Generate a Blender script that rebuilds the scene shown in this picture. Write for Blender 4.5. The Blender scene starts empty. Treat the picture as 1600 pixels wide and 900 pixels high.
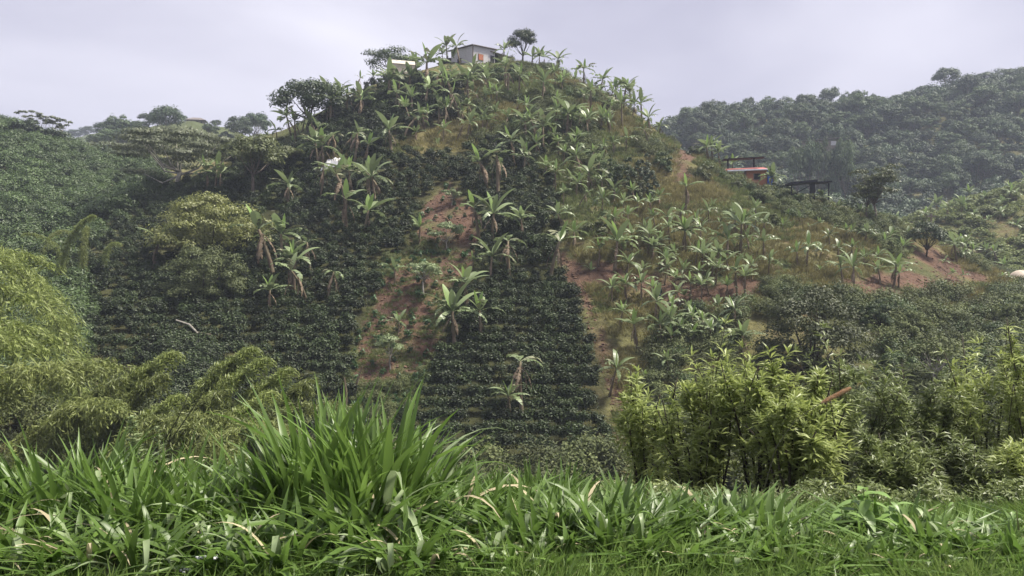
import bpy, math, random
import numpy as np
from mathutils import Vector, Matrix

# ------------------------------------------------------------------ scene, camera, sky, sun
scene = bpy.context.scene
COL = scene.collection
R = math.radians
F, CU, CV = 1256.0, 800.0, 450.0          # focal length and centre of the 1600x900 photograph, in pixels

cam_d = bpy.data.cameras.new('camera'); cam = bpy.data.objects.new('camera', cam_d); COL.objects.link(cam)
cam_d.sensor_width = 36.0; cam_d.lens = 36.0 * F / 1600.0
cam_d.clip_start = 0.05; cam_d.clip_end = 6000
cam.location = (0, 0, 0); cam.rotation_euler = (R(90), 0, 0)
scene.camera = cam

SUN_EL, SUN_AZ = 60.0, 85.0              # degrees; azimuth clockwise from +Y
world = bpy.data.worlds.new('World'); scene.world = world; world.use_nodes = True
nt = world.node_tree; nt.nodes.clear()
wo = nt.nodes.new('ShaderNodeOutputWorld'); bg = nt.nodes.new('ShaderNodeBackground')
sky = nt.nodes.new('ShaderNodeTexSky'); sky.sky_type = 'NISHITA'; sky.sun_disc = False
sky.sun_elevation = R(SUN_EL); sky.sun_rotation = R(SUN_AZ); sky.air_density = 1.0; sky.dust_density = 3.0
tc = nt.nodes.new('ShaderNodeTexCoord')
mp = nt.nodes.new('ShaderNodeMapping'); mp.inputs['Scale'].default_value = (1.0, 1.0, 2.2)
n1 = nt.nodes.new('ShaderNodeTexNoise'); n1.inputs['Scale'].default_value = 2.0; n1.inputs['Detail'].default_value = 5
n1.inputs['Roughness'].default_value = 0.45; n1.inputs['Distortion'].default_value = 0.35
mp.inputs['Location'].default_value = (3.3, 1.2, 0.8)
rp = nt.nodes.new('ShaderNodeValToRGB')
rp.color_ramp.elements[0].position = 0.30; rp.color_ramp.elements[0].color = (4.75, 4.65, 6.1, 1)
rp.color_ramp.elements[1].position = 0.72; rp.color_ramp.elements[1].color = (9.7, 9.5, 10.7, 1)
mx = nt.nodes.new('ShaderNodeMix'); mx.data_type = 'RGBA'; mx.inputs[0].default_value = 0.9
L = nt.links.new
L(tc.outputs['Generated'], mp.inputs['Vector']); L(mp.outputs[0], n1.inputs['Vector']); L(n1.outputs['Fac'], rp.inputs['Fac'])
L(sky.outputs[0], mx.inputs[6]); L(rp.outputs[0], mx.inputs[7]); L(mx.outputs[2], bg.inputs['Color'])
bg.inputs['Strength'].default_value = 0.054
L(bg.outputs[0], wo.inputs['Surface'])

sun_d = bpy.data.lights.new('sun', 'SUN'); sun = bpy.data.objects.new('sun', sun_d); COL.objects.link(sun)
sun_d.energy = 4.6; sun_d.angle = R(10); sun_d.color = (1.0, 0.94, 0.82)
_sd = Vector((math.sin(R(SUN_AZ)) * math.cos(R(SUN_EL)), math.cos(R(SUN_AZ)) * math.cos(R(SUN_EL)), math.sin(R(SUN_EL))))
sun.rotation_euler = _sd.to_track_quat('Z', 'Y').to_euler()

vs = scene.view_settings; vs.view_transform = 'Standard'; vs.look = 'None'; vs.gamma = 1.0; vs.use_curve_mapping = False
vs.exposure = 0.95
cy = scene.cycles
cy.use_denoising = True; cy.max_bounces = 6; cy.diffuse_bounces = 3; cy.glossy_bounces = 2; cy.transmission_bounces = 4
cy.volume_bounces = 1; cy.transparent_max_bounces = 8; cy.caustics_reflective = False; cy.caustics_refractive = False
try: cy.use_adaptive_sampling = True; cy.adaptive_threshold = 0.02
except Exception: pass

# ------------------------------------------------------------------ helpers
rng = np.random.default_rng(7); random.seed(7)

def tag(o, label=None, cat=None, group=None, kind=None):
    if label: o['label'] = label
    if cat: o['category'] = cat
    if group: o['group'] = group
    if kind: o['kind'] = kind
    return o

def link(o, parent=None):
    COL.objects.link(o)
    if parent is not None: o.parent = parent
    return o

def empty(name, loc=(0, 0, 0), rz=0, s=1.0):
    o = bpy.data.objects.new(name, None); o.empty_display_size = 0.3
    o.location = loc; o.rotation_euler = (0, 0, rz); o.scale = (s, s, s); COL.objects.link(o)
    return o

def mesh_np(name, verts, faces_list, mat=None, smooth=False, mats=None, mat_idx=None):
    """verts (N,3); faces_list: arrays (M,3) / (K,4)"""
    me = bpy.data.meshes.new(name)
    verts = np.asarray(verts, dtype=np.float32)
    fl = [np.asarray(f, dtype=np.int32) for f in faces_list if len(f)]
    me.vertices.add(len(verts)); me.vertices.foreach_set('co', verts.ravel())
    loops = np.concatenate([f.ravel() for f in fl]); tot = np.concatenate([np.full(len(f), f.shape[1], np.int32) for f in fl])
    start = np.concatenate([[0], np.cumsum(tot)[:-1]]).astype(np.int32)
    me.loops.add(len(loops)); me.loops.foreach_set('vertex_index', loops)
    me.polygons.add(len(tot)); me.polygons.foreach_set('loop_start', start)
    try: me.polygons.foreach_set('loop_total', tot)
    except Exception: pass
    if mat_idx is not None: me.polygons.foreach_set('material_index', np.asarray(mat_idx, np.int32))
    me.polygons.foreach_set('use_smooth', np.full(len(tot), bool(smooth)))
    if mats:
        for m in mats: me.materials.append(m)
    elif mat: me.materials.append(mat)
    me.update(calc_edges=True)
    return me

def obj(name, me, parent=None, loc=(0, 0, 0), rot=(0, 0, 0), s=None):
    o = bpy.data.objects.new(name, me); link(o, parent); o.location = loc; o.rotation_euler = rot
    if s is not None: o.scale = (s, s, s) if not hasattr(s, '__len__') else s
    return o

class MB:
    """collects tubes, boxes and free faces"""
    def __init__(self): self.v = []; self.q = []; self.t = []; self.n = 0
    def add(self, v, q=(), t=()):
        v = np.asarray(v, float).reshape(-1, 3)
        if len(q): self.q.append(np.asarray(q, int).reshape(-1, 4) + self.n)
        if len(t): self.t.append(np.asarray(t, int).reshape(-1, 3) + self.n)
        self.v.append(v); self.n += len(v)
    def tube(self, path, radii, sides=6, cap=True):
        P = np.asarray(path, float); n = len(P); radii = np.broadcast_to(np.asarray(radii, float), (n,))
        T = np.gradient(P, axis=0); T /= np.linalg.norm(T, axis=1)[:, None] + 1e-9
        up = np.array([0, 0, 1.0]); vs_ = []
        for i in range(n):
            a = np.cross(T[i], up)
            if np.linalg.norm(a) < 1e-2: a = np.cross(T[i], [1, 0, 0])
            a /= np.linalg.norm(a); b = np.cross(T[i], a)
            an = np.arange(sides) * 2 * math.pi / sides
            vs_.append(P[i] + radii[i] * (np.cos(an)[:, None] * a + np.sin(an)[:, None] * b))
        q = [(i * sides + k, i * sides + (k + 1) % sides, (i + 1) * sides + (k + 1) % sides, (i + 1) * sides + k) for i in range(n - 1) for k in range(sides)]
        t = []
        if cap:
            vs_.append(P[:1]); vs_.append(P[-1:]); c0 = n * sides; c1 = c0 + 1
            t = [(c0, (k + 1) % sides, k) for k in range(sides)] + [(c1, (n - 1) * sides + k, (n - 1) * sides + (k + 1) % sides) for k in range(sides)]
        self.add(np.concatenate(vs_), q, t)
    def box(self, x0, x1, y0, y1, z0, z1):
        v = [(x0, y0, z0), (x1, y0, z0), (x1, y1, z0), (x0, y1, z0), (x0, y0, z1), (x1, y0, z1), (x1, y1, z1), (x0, y1, z1)]
        self.add(v, [(0, 3, 2, 1), (4, 5, 6, 7), (0, 1, 5, 4), (1, 2, 6, 5), (2, 3, 7, 6), (3, 0, 4, 7)])
    def prism(self, top, thick):
        """slab: polygon top (list of 4 pts) extruded down by thick"""
        top = np.asarray(top, float); bot = top - np.array([0, 0, thick])
        self.add(np.concatenate([top, bot]), [(0, 1, 2, 3), (7, 6, 5, 4), (0, 4, 5, 1), (1, 5, 6, 2), (2, 6, 7, 3), (3, 7, 4, 0)])
    def mesh(self, name, mat, smooth=False):
        return mesh_np(name, np.concatenate(self.v), [np.concatenate(x) for x in (self.q, self.t) if x], mat, smooth)
    def build(self, name, mat, parent=None, smooth=False, **k):
        return obj(name, self.mesh(name, mat, smooth), parent, **k)

def unit(a): return a / (np.linalg.norm(a, axis=-1, keepdims=True) + 1e-9)
def rand_unit(n, g): return unit(g.normal(size=(n, 3)))

def leaf_quads(c, n, L_, W_, g, axis=None, droop=0.0):
    """one bent diamond leaf (2 quads -> here 1 quad, folded along its axis) at each centre"""
    N = len(c)
    t = rand_unit(N, g) if axis is None else unit(axis)
    t = unit(t - n * (t * n).sum(1, keepdims=True)); b = np.cross(n, t)
    L_ = np.broadcast_to(L_, (N,))[:, None]; W_ = np.broadcast_to(W_, (N,))[:, None]
    p0 = c - t * L_ * .5; p2 = c + t * L_ * .5 - np.array([0, 0, 1.0]) * L_ * droop
    p1 = c + b * W_ * .5 - t * L_ * .08; p3 = c - b * W_ * .5 - t * L_ * .08
    v = np.stack([p0, p1, p2, p3], 1).reshape(-1, 3)
    return v, np.arange(4 * N).reshape(-1, 4)

def leaf_folded(base, d, n, L_, W_, droop=0.25, fold=0.2):
    """leaf with midrib: 2 sections, 6 vertices -> 4 faces, bending"""
    N = len(base); d = unit(d); n = unit(n - d * (n * d).sum(1, keepdims=True)); b = np.cross(d, n)
    L_ = np.broadcast_to(L_, (N,))[:, None]; W_ = np.broadcast_to(W_, (N,))[:, None]
    dz = np.array([0, 0, -1.0])
    m = base + d * L_ * .45; tip = base + d * L_ + dz * L_ * droop
    l = m + b * W_ * .5 + n * W_ * fold; r = m - b * W_ * .5 + n * W_ * fold
    v = np.stack([base, l, m, r, tip], 1).reshape(-1, 3); i = np.arange(N)[:, None] * 5
    t = np.concatenate([i + [0, 2, 1], i + [0, 3, 2], i + [1, 2, 4], i + [2, 3, 4]])
    return v, t

# ------------------------------------------------------------------ materials
def new_mat(name):
    m = bpy.data.materials.new(name); m.use_nodes = True; m.node_tree.nodes.clear(); return m

def foliage_mat(name, a, b, rough=0.5, transl=0.25, spec=0.4, var=0.35, scale=0.6, obj_var=0.25, gloss=0):
    """leaf colour between a and b leaf by leaf, drifting slowly through space and from plant to plant"""
    m = new_mat(name); t = m.node_tree; N = t.nodes.new; K = t.links.new
    out = N('ShaderNodeOutputMaterial'); p = N('ShaderNodeBsdfPrincipled'); tr = N('ShaderNodeBsdfTranslucent'); ms = N('ShaderNodeMixShader')
    geo = N('ShaderNodeNewGeometry'); oi = N('ShaderNodeObjectInfo'); noi = N('ShaderNodeTexNoise'); noi.inputs['Scale'].default_value = scale
    noi.inputs['Detail'].default_value = 2
    K(geo.outputs['Position'], noi.inputs['Vector'])
    ad = N('ShaderNodeMath'); ad.operation = 'MULTIPLY_ADD'; ad.inputs[1].default_value = 1.2; ad.inputs[2].default_value = -0.1
    av = N('ShaderNodeMath'); av.operation = 'ADD'; hv = N('ShaderNodeMath'); hv.operation = 'MULTIPLY'; hv.inputs[1].default_value = 0.5
    K(noi.outputs['Fac'], av.inputs[0]); K(geo.outputs['Random Per Island'], av.inputs[1]); K(av.outputs[0], hv.inputs[0]); K(hv.outputs[0], ad.inputs[0])
    mixc = N('ShaderNodeMix'); mixc.data_type = 'RGBA'; mixc.inputs[6].default_value = (*a, 1); mixc.inputs[7].default_value = (*b, 1); K(ad.outputs[0], mixc.inputs[0])
    hsv = N('ShaderNodeHueSaturation')
    mv = N('ShaderNodeMapRange'); mv.inputs['To Min'].default_value = 1 - obj_var; mv.inputs['To Max'].default_value = 1 + obj_var
    K(oi.outputs['Random'], mv.inputs['Value']); K(mv.outputs[0], hsv.inputs['Value']); K(mixc.outputs[2], hsv.inputs['Color'])
    K(hsv.outputs[0], p.inputs['Base Color']); K(hsv.outputs[0], tr.inputs['Color'])
    p.inputs['Roughness'].default_value = rough; p.inputs['Specular IOR Level'].default_value = spec
    ms.inputs[0].default_value = transl; K(p.outputs[0], ms.inputs[1]); K(tr.outputs[0], ms.inputs[2]); K(ms.outputs[0], out.inputs['Surface'])
    return m

def plain_mat(name, a, b=None, rough=0.8, scale=4.0, spec=0.2, bump=0.0, stretch=(1, 1, 1), metallic=0.0):
    m = new_mat(name); t = m.node_tree; N = t.nodes.new; K = t.links.new
    out = N('ShaderNodeOutputMaterial'); p = N('ShaderNodeBsdfPrincipled'); tcn = N('ShaderNodeTexCoord'); mpn = N('ShaderNodeMapping')
    mpn.inputs['Scale'].default_value = stretch
    noi = N('ShaderNodeTexNoise'); noi.inputs['Scale'].default_value = scale; noi.inputs['Detail'].default_value = 4
    K(tcn.outputs['Object'], mpn.inputs['Vector']); K(mpn.outputs[0], noi.inputs['Vector'])
    cr = N('ShaderNodeValToRGB'); b = b or tuple(x * .7 for x in a)
    cr.color_ramp.elements[0].position = .35; cr.color_ramp.elements[0].color = (*b, 1); cr.color_ramp.elements[1].position = .65; cr.color_ramp.elements[1].color = (*a, 1)
    K(noi.outputs['Fac'], cr.inputs['Fac']); K(cr.outputs[0], p.inputs['Base Color'])
    p.inputs['Roughness'].default_value = rough; p.inputs['Specular IOR Level'].default_value = spec; p.inputs['Metallic'].default_value = metallic
    if bump:
        bp = N('ShaderNodeBump'); bp.inputs['Strength'].default_value = bump; K(noi.outputs['Fac'], bp.inputs['Height']); K(bp.outputs[0], p.inputs['Normal'])
    K(p.outputs[0], out.inputs['Surface'])
    return m

M = {}
M['coffee'] = foliage_mat('coffee_leaf', (.015, .026, .009), (.048, .070, .023), rough=.5, transl=.12, spec=.3, obj_var=.45, scale=.25)
M['young_coffee'] = foliage_mat('young_coffee_leaf', (.03, .07, .025), (.07, .14, .05), rough=.45, transl=.2)
M['banana'] = foliage_mat('banana_leaf', (.10, .145, .06), (.24, .295, .14), rough=.43, transl=.3, spec=.5, obj_var=.22)
M['banana_young'] = foliage_mat('young_banana_leaf', (.15, .25, .06), (.27, .37, .12), rough=.45, transl=.4, spec=.4, obj_var=.15)
M['banana_old'] = foliage_mat('old_banana_leaf', (.11, .13, .07), (.22, .22, .13), rough=.55, transl=.2, obj_var=.3)
M['banana_dead'] = foliage_mat('dead_banana_leaf', (.11, .08, .055), (.24, .19, .14), rough=.9, transl=.1, spec=.1, obj_var=.3)
M['stem'] = plain_mat('banana_stem', (.17, .15, .095), (.10, .07, .05), scale=3, stretch=(2, 2, .6))
M['bark'] = plain_mat('bark', (.17, .14, .115), (.08, .065, .05), scale=3, bump=.4, stretch=(3, 3, .5))
M['bark_pale'] = plain_mat('pale_bark', (.36, .34, .30), (.22, .20, .17), scale=3, bump=.3, stretch=(3, 3, .5))
M['bark_dark'] = plain_mat('dark_bark', (.06, .048, .035), (.03, .025, .02), scale=6)
M['tree_dark'] = foliage_mat('dark_tree_leaf', (.026, .045, .022), (.075, .105, .045), rough=.5, transl=.15, scale=.35)
M['tree_olive'] = foliage_mat('olive_tree_leaf', (.05, .068, .026), (.15, .17, .065), rough=.5, transl=.25, scale=.4)
M['tree_big'] = foliage_mat('big_tree_leaf', (.022, .032, .013), (.095, .11, .042), rough=.55, transl=.2, scale=.5, obj_var=.02)
M['tree_yellow'] = foliage_mat('yellow_green_tree_leaf', (.09, .11, .032), (.26, .275, .09), rough=.45, transl=.3, scale=.5, obj_var=.05)
M['tree_round'] = foliage_mat('fine_round_tree_leaf', (.06, .08, .03), (.14, .165, .06), rough=.6, transl=.25, scale=.5, obj_var=.05)
M['umbrella'] = foliage_mat('umbrella_tree_leaf', (.06, .075, .042), (.16, .18, .105), rough=.5, transl=.25, scale=.4)
M['forest'] = foliage_mat('far_forest_leaf', (.024, .046, .022), (.07, .11, .048), rough=.6, transl=.2, scale=.02, obj_var=.4)
M['forest_pale'] = foliage_mat('far_pale_forest_leaf', (.035, .06, .026), (.105, .15, .062), rough=.6, transl=.25, scale=.03, obj_var=.35)
M['hillbush'] = foliage_mat('hillside_bush_leaf', (.030, .055, .018), (.10, .15, .048), rough=.5, transl=.25, scale=.15, obj_var=.35)
M['pale_shrub'] = foliage_mat('pale_shrub_leaf', (.15, .20, .09), (.32, .38, .20), rough=.5, transl=.35, scale=.8)
M['bamboo'] = foliage_mat('bamboo_leaf', (.11, .15, .035), (.34, .395, .13), rough=.5, transl=.35, scale=.25, obj_var=.16)
M['bamboo_olive'] = foliage_mat('olive_bamboo_leaf', (.09, .12, .035), (.28, .315, .105), rough=.5, transl=.3, scale=.25, obj_var=.15)
M['culm'] = plain_mat('bamboo_culm', (.22, .25, .10), (.13, .14, .06), rough=.5, scale=2)
M['willow'] = foliage_mat('lance_shrub_leaf', (.16, .21, .055), (.44, .50, .17), rough=.42, transl=.42, scale=1.1, obj_var=.06)
M['willow_dark'] = foliage_mat('dark_lance_shrub_leaf', (.08, .11, .038), (.26, .31, .11), rough=.42, transl=.3, scale=1.1, obj_var=.1)
M['scrub'] = foliage_mat('scrub_leaf', (.042, .062, .022), (.15, .17, .06), rough=.7, transl=.2, scale=.2, obj_var=.45)
M['drygrass'] = foliage_mat('dry_hill_grass', (.13, .12, .045), (.29, .26, .11), rough=.7, transl=.3, scale=.15, obj_var=.3)
M['hillgrass'] = foliage_mat('green_hill_grass', (.085, .115, .038), (.215, .245, .09), rough=.7, transl=.3, scale=.15, obj_var=.3)
M['blade'] = foliage_mat('grass_blade', (.06, .12, .02), (.17, .265, .06), rough=.42, transl=.42, spec=.5, scale=1.4, obj_var=.25)
M['blade_pale'] = foliage_mat('pale_grass_blade', (.17, .235, .10), (.31, .38, .21), rough=.42, transl=.3, spec=.5, scale=1.4, obj_var=.2)
M['lawn'] = foliage_mat('short_grass_blade', (.10, .17, .035), (.25, .34, .10), rough=.45, transl=.4, scale=1.2, obj_var=.25)
M['straw'] = foliage_mat('straw', (.30, .26, .16), (.48, .42, .28), rough=.8, transl=.2, spec=.1)
M['herb'] = foliage_mat('broad_herb_leaf', (.14, .25, .06), (.26, .38, .12), rough=.4, transl=.35, scale=3, obj_var=.15)

# ------------------------------------------------------------------ terrain: profiles (distance, photo row) along sight columns
def zv(d, v): return (CV - v) * d / F
Dn = [(1.5, -1.6), (4.5, -1.63), (8.0, -2.25), (14.0, -5.2)]
# u: gully, foot, mid, crest of the near hill, dip, 2nd hill mid, 2nd crest, dip, 3rd crest, back, far ridge   (d, v)
PR = {
 -500: [(30, 990), (45, 640), (60, 500), (66, 440), (72, 430), (95, 300), (130, 150), (170, 190), (250, 160), (420, 300), (700, 260)],
    0: [(30, 1000), (42, 690), (56, 520), (64, 440), (69, 425), (95, 312), (132, 207), (170, 232), (250, 232), (420, 330), (700, 260)],
  100: [(30, 1010), (42, 700), (58, 500), (70, 415), (75, 405), (100, 318), (135, 237), (175, 262), (250, 240), (420, 320), (700, 226)],
  160: [(30, 1010), (42, 710), (60, 480), (78, 365), (84, 355), (105, 310), (138, 254), (175, 268), (250, 222), (420, 300), (700, 214)],
  230: [(30, 1010), (42, 720), (63, 460), (90, 315), (96, 310), (115, 292), (140, 264), (170, 270), (250, 205), (420, 300), (700, 224)],
  290: [(30, 1015), (42, 730), (66, 435), (100, 275), (106, 278), (120, 275), (142, 262), (175, 262), (250, 197), (420, 300), (700, 245)],
  350: [(30, 1015), (42, 745), (68, 415), (106, 245), (114, 255), (125, 265), (142, 268), (175, 265), (250, 208), (420, 300), (700, 240)],
  400: [(30, 1015), (42, 755), (70, 395), (111, 222), (120, 238), (132, 265), (150, 280), (180, 275), (255, 222), (420, 300), (700, 216)],
  450: [(30, 1020), (42, 765), (72, 375), (115, 206), (124, 222), (136, 260), (155, 290), (185, 290), (260, 250), (420, 300), (700, 216)],
  520: [(30, 1020), (42, 775), (74, 345), (118, 174), (128, 195), (140, 250), (160, 300), (200, 310), (270, 290), (420, 320), (700, 260)],
  600: [(30, 1020), (42, 780), (76, 315), (121, 130), (131, 150), (145, 230), (165, 300), (210, 330), (280, 310), (420, 330), (700, 280)],
  660: [(30, 1020), (42, 780), (78, 292), (122, 108), (132, 122), (148, 220), (170, 300), (215, 340), (280, 320), (420, 340), (700, 290)],
  720: [(30, 1020), (42, 780), (79, 280), (123, 98), (134, 106), (150, 210), (172, 300), (215, 340), (280, 320), (420, 340), (700, 290)],
  820: [(30, 1020), (42, 780), (80, 275), (122, 100), (132, 110), (150, 220), (172, 300), (215, 340), (280, 320), (420, 340), (700, 290)],
  900: [(30, 1020), (42, 775), (79, 285), (120, 128), (130, 142), (148, 230), (172, 310), (215, 340), (285, 290), (420, 340), (700, 290)],
  960: [(30, 1020), (42, 765), (78, 305), (117, 158), (127, 175), (146, 250), (172, 320), (215, 330), (288, 250), (420, 330), (700, 290)],
 1010: [(30, 1015), (42, 755), (76, 328), (113, 195), (123, 212), (143, 280), (172, 330), (215, 320), (290, 222), (420, 320), (700, 290)],
 1050: [(30, 1010), (42, 745), (75, 345), (110, 228), (120, 240), (140, 300), (172, 340), (215, 310), (292, 206), (420, 310), (700, 290)],
 1090: [(30, 1005), (42, 735), (73, 360), (108, 246), (117, 258), (138, 310), (172, 345), (215, 305), (292, 197), (420, 300), (700, 290)],
 1150: [(30, 1000), (42, 722), (70, 382), (104, 280), (113, 290), (136, 330), (172, 350), (215, 300), (292, 186), (420, 290), (700, 280)],
 1220: [(30, 995), (42, 708), (68, 400), (100, 305), (109, 318), (134, 350), (172, 355), (215, 300), (292, 184), (420, 290), (700, 280)],
 1300: [(30, 990), (42, 695), (67, 420), (97, 326), (106, 345), (133, 370), (172, 360), (215, 300), (292, 184), (420, 290), (700, 280)],
 1380: [(30, 985), (42, 685), (67, 440), (95, 348), (104, 372), (134, 368), (172, 372), (215, 305), (292, 178), (420, 290), (700, 280)],
 1430: [(30, 982), (42, 680), (68, 452), (94, 366), (103, 388), (137, 345), (170, 378), (215, 310), (292, 165), (420, 290), (700, 280)],
 1500: [(30, 980), (42, 675), (70, 466), (92, 402), (101, 420), (142, 325), (172, 375), (215, 310), (292, 152), (420, 280), (700, 280)],
 1600: [(30, 978), (42, 672), (72, 476), (90, 440), (100, 440), (146, 296), (175, 350), (215, 300), (292, 142), (420, 270), (700, 280)],
 2100: [(30, 975), (42, 660), (72, 480), (90, 450), (100, 440), (150, 250), (178, 300), (215, 260), (292, 110), (420, 240), (700, 280)],
}
U_KEYS = sorted(PR)
NK = 4 + 11 + 1
KD = np.zeros((len(U_KEYS), NK)); KZ = np.zeros_like(KD)
for i, u in enumerate(U_KEYS):
    for k, (d, z) in enumerate(Dn): KD[i, k], KZ[i, k] = d, z
    for k, (d, v) in enumerate(PR[u]): KD[i, 4 + k], KZ[i, 4 + k] = d, zv(d, v)
    KD[i, -1], KZ[i, -1] = 1600, 20
UC = np.concatenate([np.arange(-700, -20, 34.0), np.arange(-20, 1621, 9.0), np.arange(1640, 2400, 34.0)])
DG = np.concatenate([np.arange(1.5, 20, .3), np.arange(20, 130, .55), np.arange(130, 300, 2.0), np.arange(300, 700, 12.0), np.arange(700, 1601, 60.0)])

def smooth_interp(x, xp, fp):
    # piecewise cubic (Catmull-Rom, limited) of fp over xp
    j = np.clip(np.searchsorted(xp, x) - 1, 0, len(xp) - 2)
    m = np.gradient(fp, xp); s = np.diff(fp) / np.diff(xp)
    for k in range(1, len(xp) - 1):
        if s[k - 1] * s[k] <= 0: m[k] = 0
        else: m[k] = 2 * s[k - 1] * s[k] / (s[k - 1] + s[k])
    h = xp[j + 1] - xp[j]; t = np.clip((x - xp[j]) / h, 0, 1)
    return (2 * t**3 - 3 * t**2 + 1) * fp[j] + (t**3 - 2 * t**2 + t) * h * m[j] + (-2 * t**3 + 3 * t**2) * fp[j + 1] + (t**3 - t**2) * h * m[j + 1]

ZT = np.zeros((len(UC), len(DG)))
uk = np.array(U_KEYS, float)
uc = np.clip(UC, uk[0], uk[-1])
kd = np.stack([smooth_interp(uc, uk, KD[:, k]) for k in range(NK)], 1)
kz = np.stack([smooth_interp(uc, uk, KZ[:, k]) for k in range(NK)], 1)
for i in range(len(UC)): ZT[i] = smooth_interp(DG, kd[i], kz[i])
# small natural unevenness
def vnoise(x, y, seed=0):
    g = np.random.default_rng(seed); T = g.random((64, 64))
    xi = np.floor(x).astype(int); yi = np.floor(y).astype(int); fx = x - xi; fy = y - yi
    fx = fx * fx * (3 - 2 * fx); fy = fy * fy * (3 - 2 * fy)
    a = T[xi % 64, yi % 64]; b = T[(xi + 1) % 64, yi % 64]; c = T[xi % 64, (yi + 1) % 64]; d = T[(xi + 1) % 64, (yi + 1) % 64]
    return (a * (1 - fx) + b * fx) * (1 - fy) + (c * (1 - fx) + d * fx) * fy
TX = (UC[:, None] - CU) / F * DG[None, :]; TY = np.broadcast_to(DG[None, :], TX.shape)
amp = np.clip((TY - 3) / 40, .05, 1.0) * np.where(TY > 130, 2.0, 1.0)
ZT += amp * ((vnoise(TX / 7, TY / 7, 1) - .5) * .9 + (vnoise(TX / 2.3, TY / 2.3, 2) - .5) * .35)

def ground(x, y):
    x = np.asarray(x, float); y = np.asarray(y, float)
    u = CU + F * x / y
    i = np.clip(np.searchsorted(UC, u) - 1, 0, len(UC) - 2); j = np.clip(np.searchsorted(DG, y) - 1, 0, len(DG) - 2)
    a = np.clip((u - UC[i]) / (UC[i + 1] - UC[i]), 0, 1); b = np.clip((y - DG[j]) / (DG[j + 1] - DG[j]), 0, 1)
    return (ZT[i, j] * (1 - a) + ZT[i + 1, j] * a) * (1 - b) + (ZT[i, j + 1] * (1 - a) + ZT[i + 1, j + 1] * a) * b

def at(u, v, dmin=38.0, dmax=135.0):
    """where the sight line through photo pixel (u, v) meets the ground between dmin and dmax"""
    d = np.arange(dmin, dmax, .2); x = (u - CU) / F * d; z = ground(x, d); vv = CV - z / d * F
    hit = np.nonzero(vv <= v)[0]
    k = hit[0] if len(hit) else int(np.argmin(vv))
    return Vector((x[k], d[k], z[k]))

def px(x, y, z): return CU + F * x / y, CV - F * z / y

def inpoly(u, v, poly):
    u = np.asarray(u, float); v = np.asarray(v, float); r = np.zeros(u.shape, bool); n = len(poly)
    for i in range(n):
        x0, y0 = poly[i]; x1, y1 = poly[(i + 1) % n]
        if y0 == y1: continue
        c = ((y0 > v) != (y1 > v)) & (u < (x1 - x0) * (v - y0) / (y1 - y0) + x0); r ^= c
    return r

COFFEE = [
 [(90, 445), (240, 305), (330, 285), (420, 235), (470, 225), (520, 175), (600, 130), (690, 125), (735, 150), (720, 185), (640, 210), (600, 250), (650, 240), (830, 232), (850, 280), (868, 330), (876, 425),
  (760, 425), (748, 345), (740, 315), (700, 285), (660, 322), (645, 345), (640, 392), (600, 402), (585, 440), (590, 470), (560, 520), (540, 560), (545, 640), (420, 800), (60, 800), (60, 560)],
 [(762, 428), (874, 428), (906, 478), (930, 540), (948, 600), (962, 790), (560, 790), (640, 660), (668, 590), (692, 545), (694, 500), (720, 470)],
]
SOIL = [
 [(655, 330), (690, 292), (735, 308), (752, 370), (742, 400), (700, 395), (650, 372)],
 [(590, 450), (640, 400), (745, 400), (730, 455), (700, 470), (690, 545), (660, 582), (620, 600), (552, 604), (550, 585), (562, 520)],
 [(872, 400), (900, 398), (928, 470), (955, 560), (982, 650), (958, 650), (938, 565), (908, 478), (880, 435)],
 [(895, 412), (960, 410), (985, 440), (930, 448), (905, 440)],
 [(985, 432), (1060, 428), (1120, 440), (1120, 478), (1050, 485), (1000, 470)],
 [(1120, 440), (1190, 440), (1180, 470), (1120, 475)],
 [(1325, 440), (1390, 425), (1430, 385), (1470, 385), (1500, 420), (1560, 440), (1480, 455), (1430, 468), (1330, 468)],
 [(1056, 232), (1088, 236), (1086, 258), (1075, 285), (1050, 290), (1058, 262)],
 [(1165, 288), (1200, 290), (1195, 306), (1170, 300)],
]
UM, VM = px(TX, TY, ZT)
onhill = (TY > 38) & (TY < 128)
jit_u = (vnoise(TX * .8, TY * .8, 5) - .5) * 26; jit_v = (vnoise(TX * .8, TY * .8, 6) - .5) * 22
soil_w = np.zeros(TX.shape)
for s_ in SOIL: soil_w = np.maximum(soil_w, (inpoly(UM + jit_u, VM + jit_v, s_) & onhill) * 1.0)
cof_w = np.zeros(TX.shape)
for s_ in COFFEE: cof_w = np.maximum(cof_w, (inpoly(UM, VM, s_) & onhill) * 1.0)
n_a = vnoise(TX / 9, TY / 9, 8)[..., None]; n_b = vnoise(TX * .9, TY * .9, 9)[..., None]
dry = np.array([.15, .13, .06]); grn = np.array([.055, .075, .028]); soilc = np.array([.13, .078, .056]); soild = np.array([.085, .055, .04])
colr = dry * n_a + grn * (1 - n_a)
colr = colr * (.75 + .5 * n_b)
red = np.clip((n_b[..., 0] - .62) * 5, 0, 1) * ((UM > 860) & onhill) * .55
sw = np.maximum(soil_w * np.clip((vnoise(TX * .55, TY * .55, 41) - .12) * 3.5, .15, 1), red)[..., None]
colr = colr * (1 - sw) + (soilc * n_b + soild * (1 - n_b)) * sw
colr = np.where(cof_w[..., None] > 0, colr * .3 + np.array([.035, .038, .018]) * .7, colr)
far = (TY > 128)[..., None]
colr = np.where(far & (UM < 500)[..., None] & (TY > 200)[..., None], np.array([.075, .09, .04]) * (.8 + .4 * n_b), colr)
colr = np.where((TY < 16)[..., None], np.array([.05, .06, .025]) * (.7 + .6 * n_b), colr)
nu, nd = TX.shape
gi = np.arange(nu * nd).reshape(nu, nd)
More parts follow.
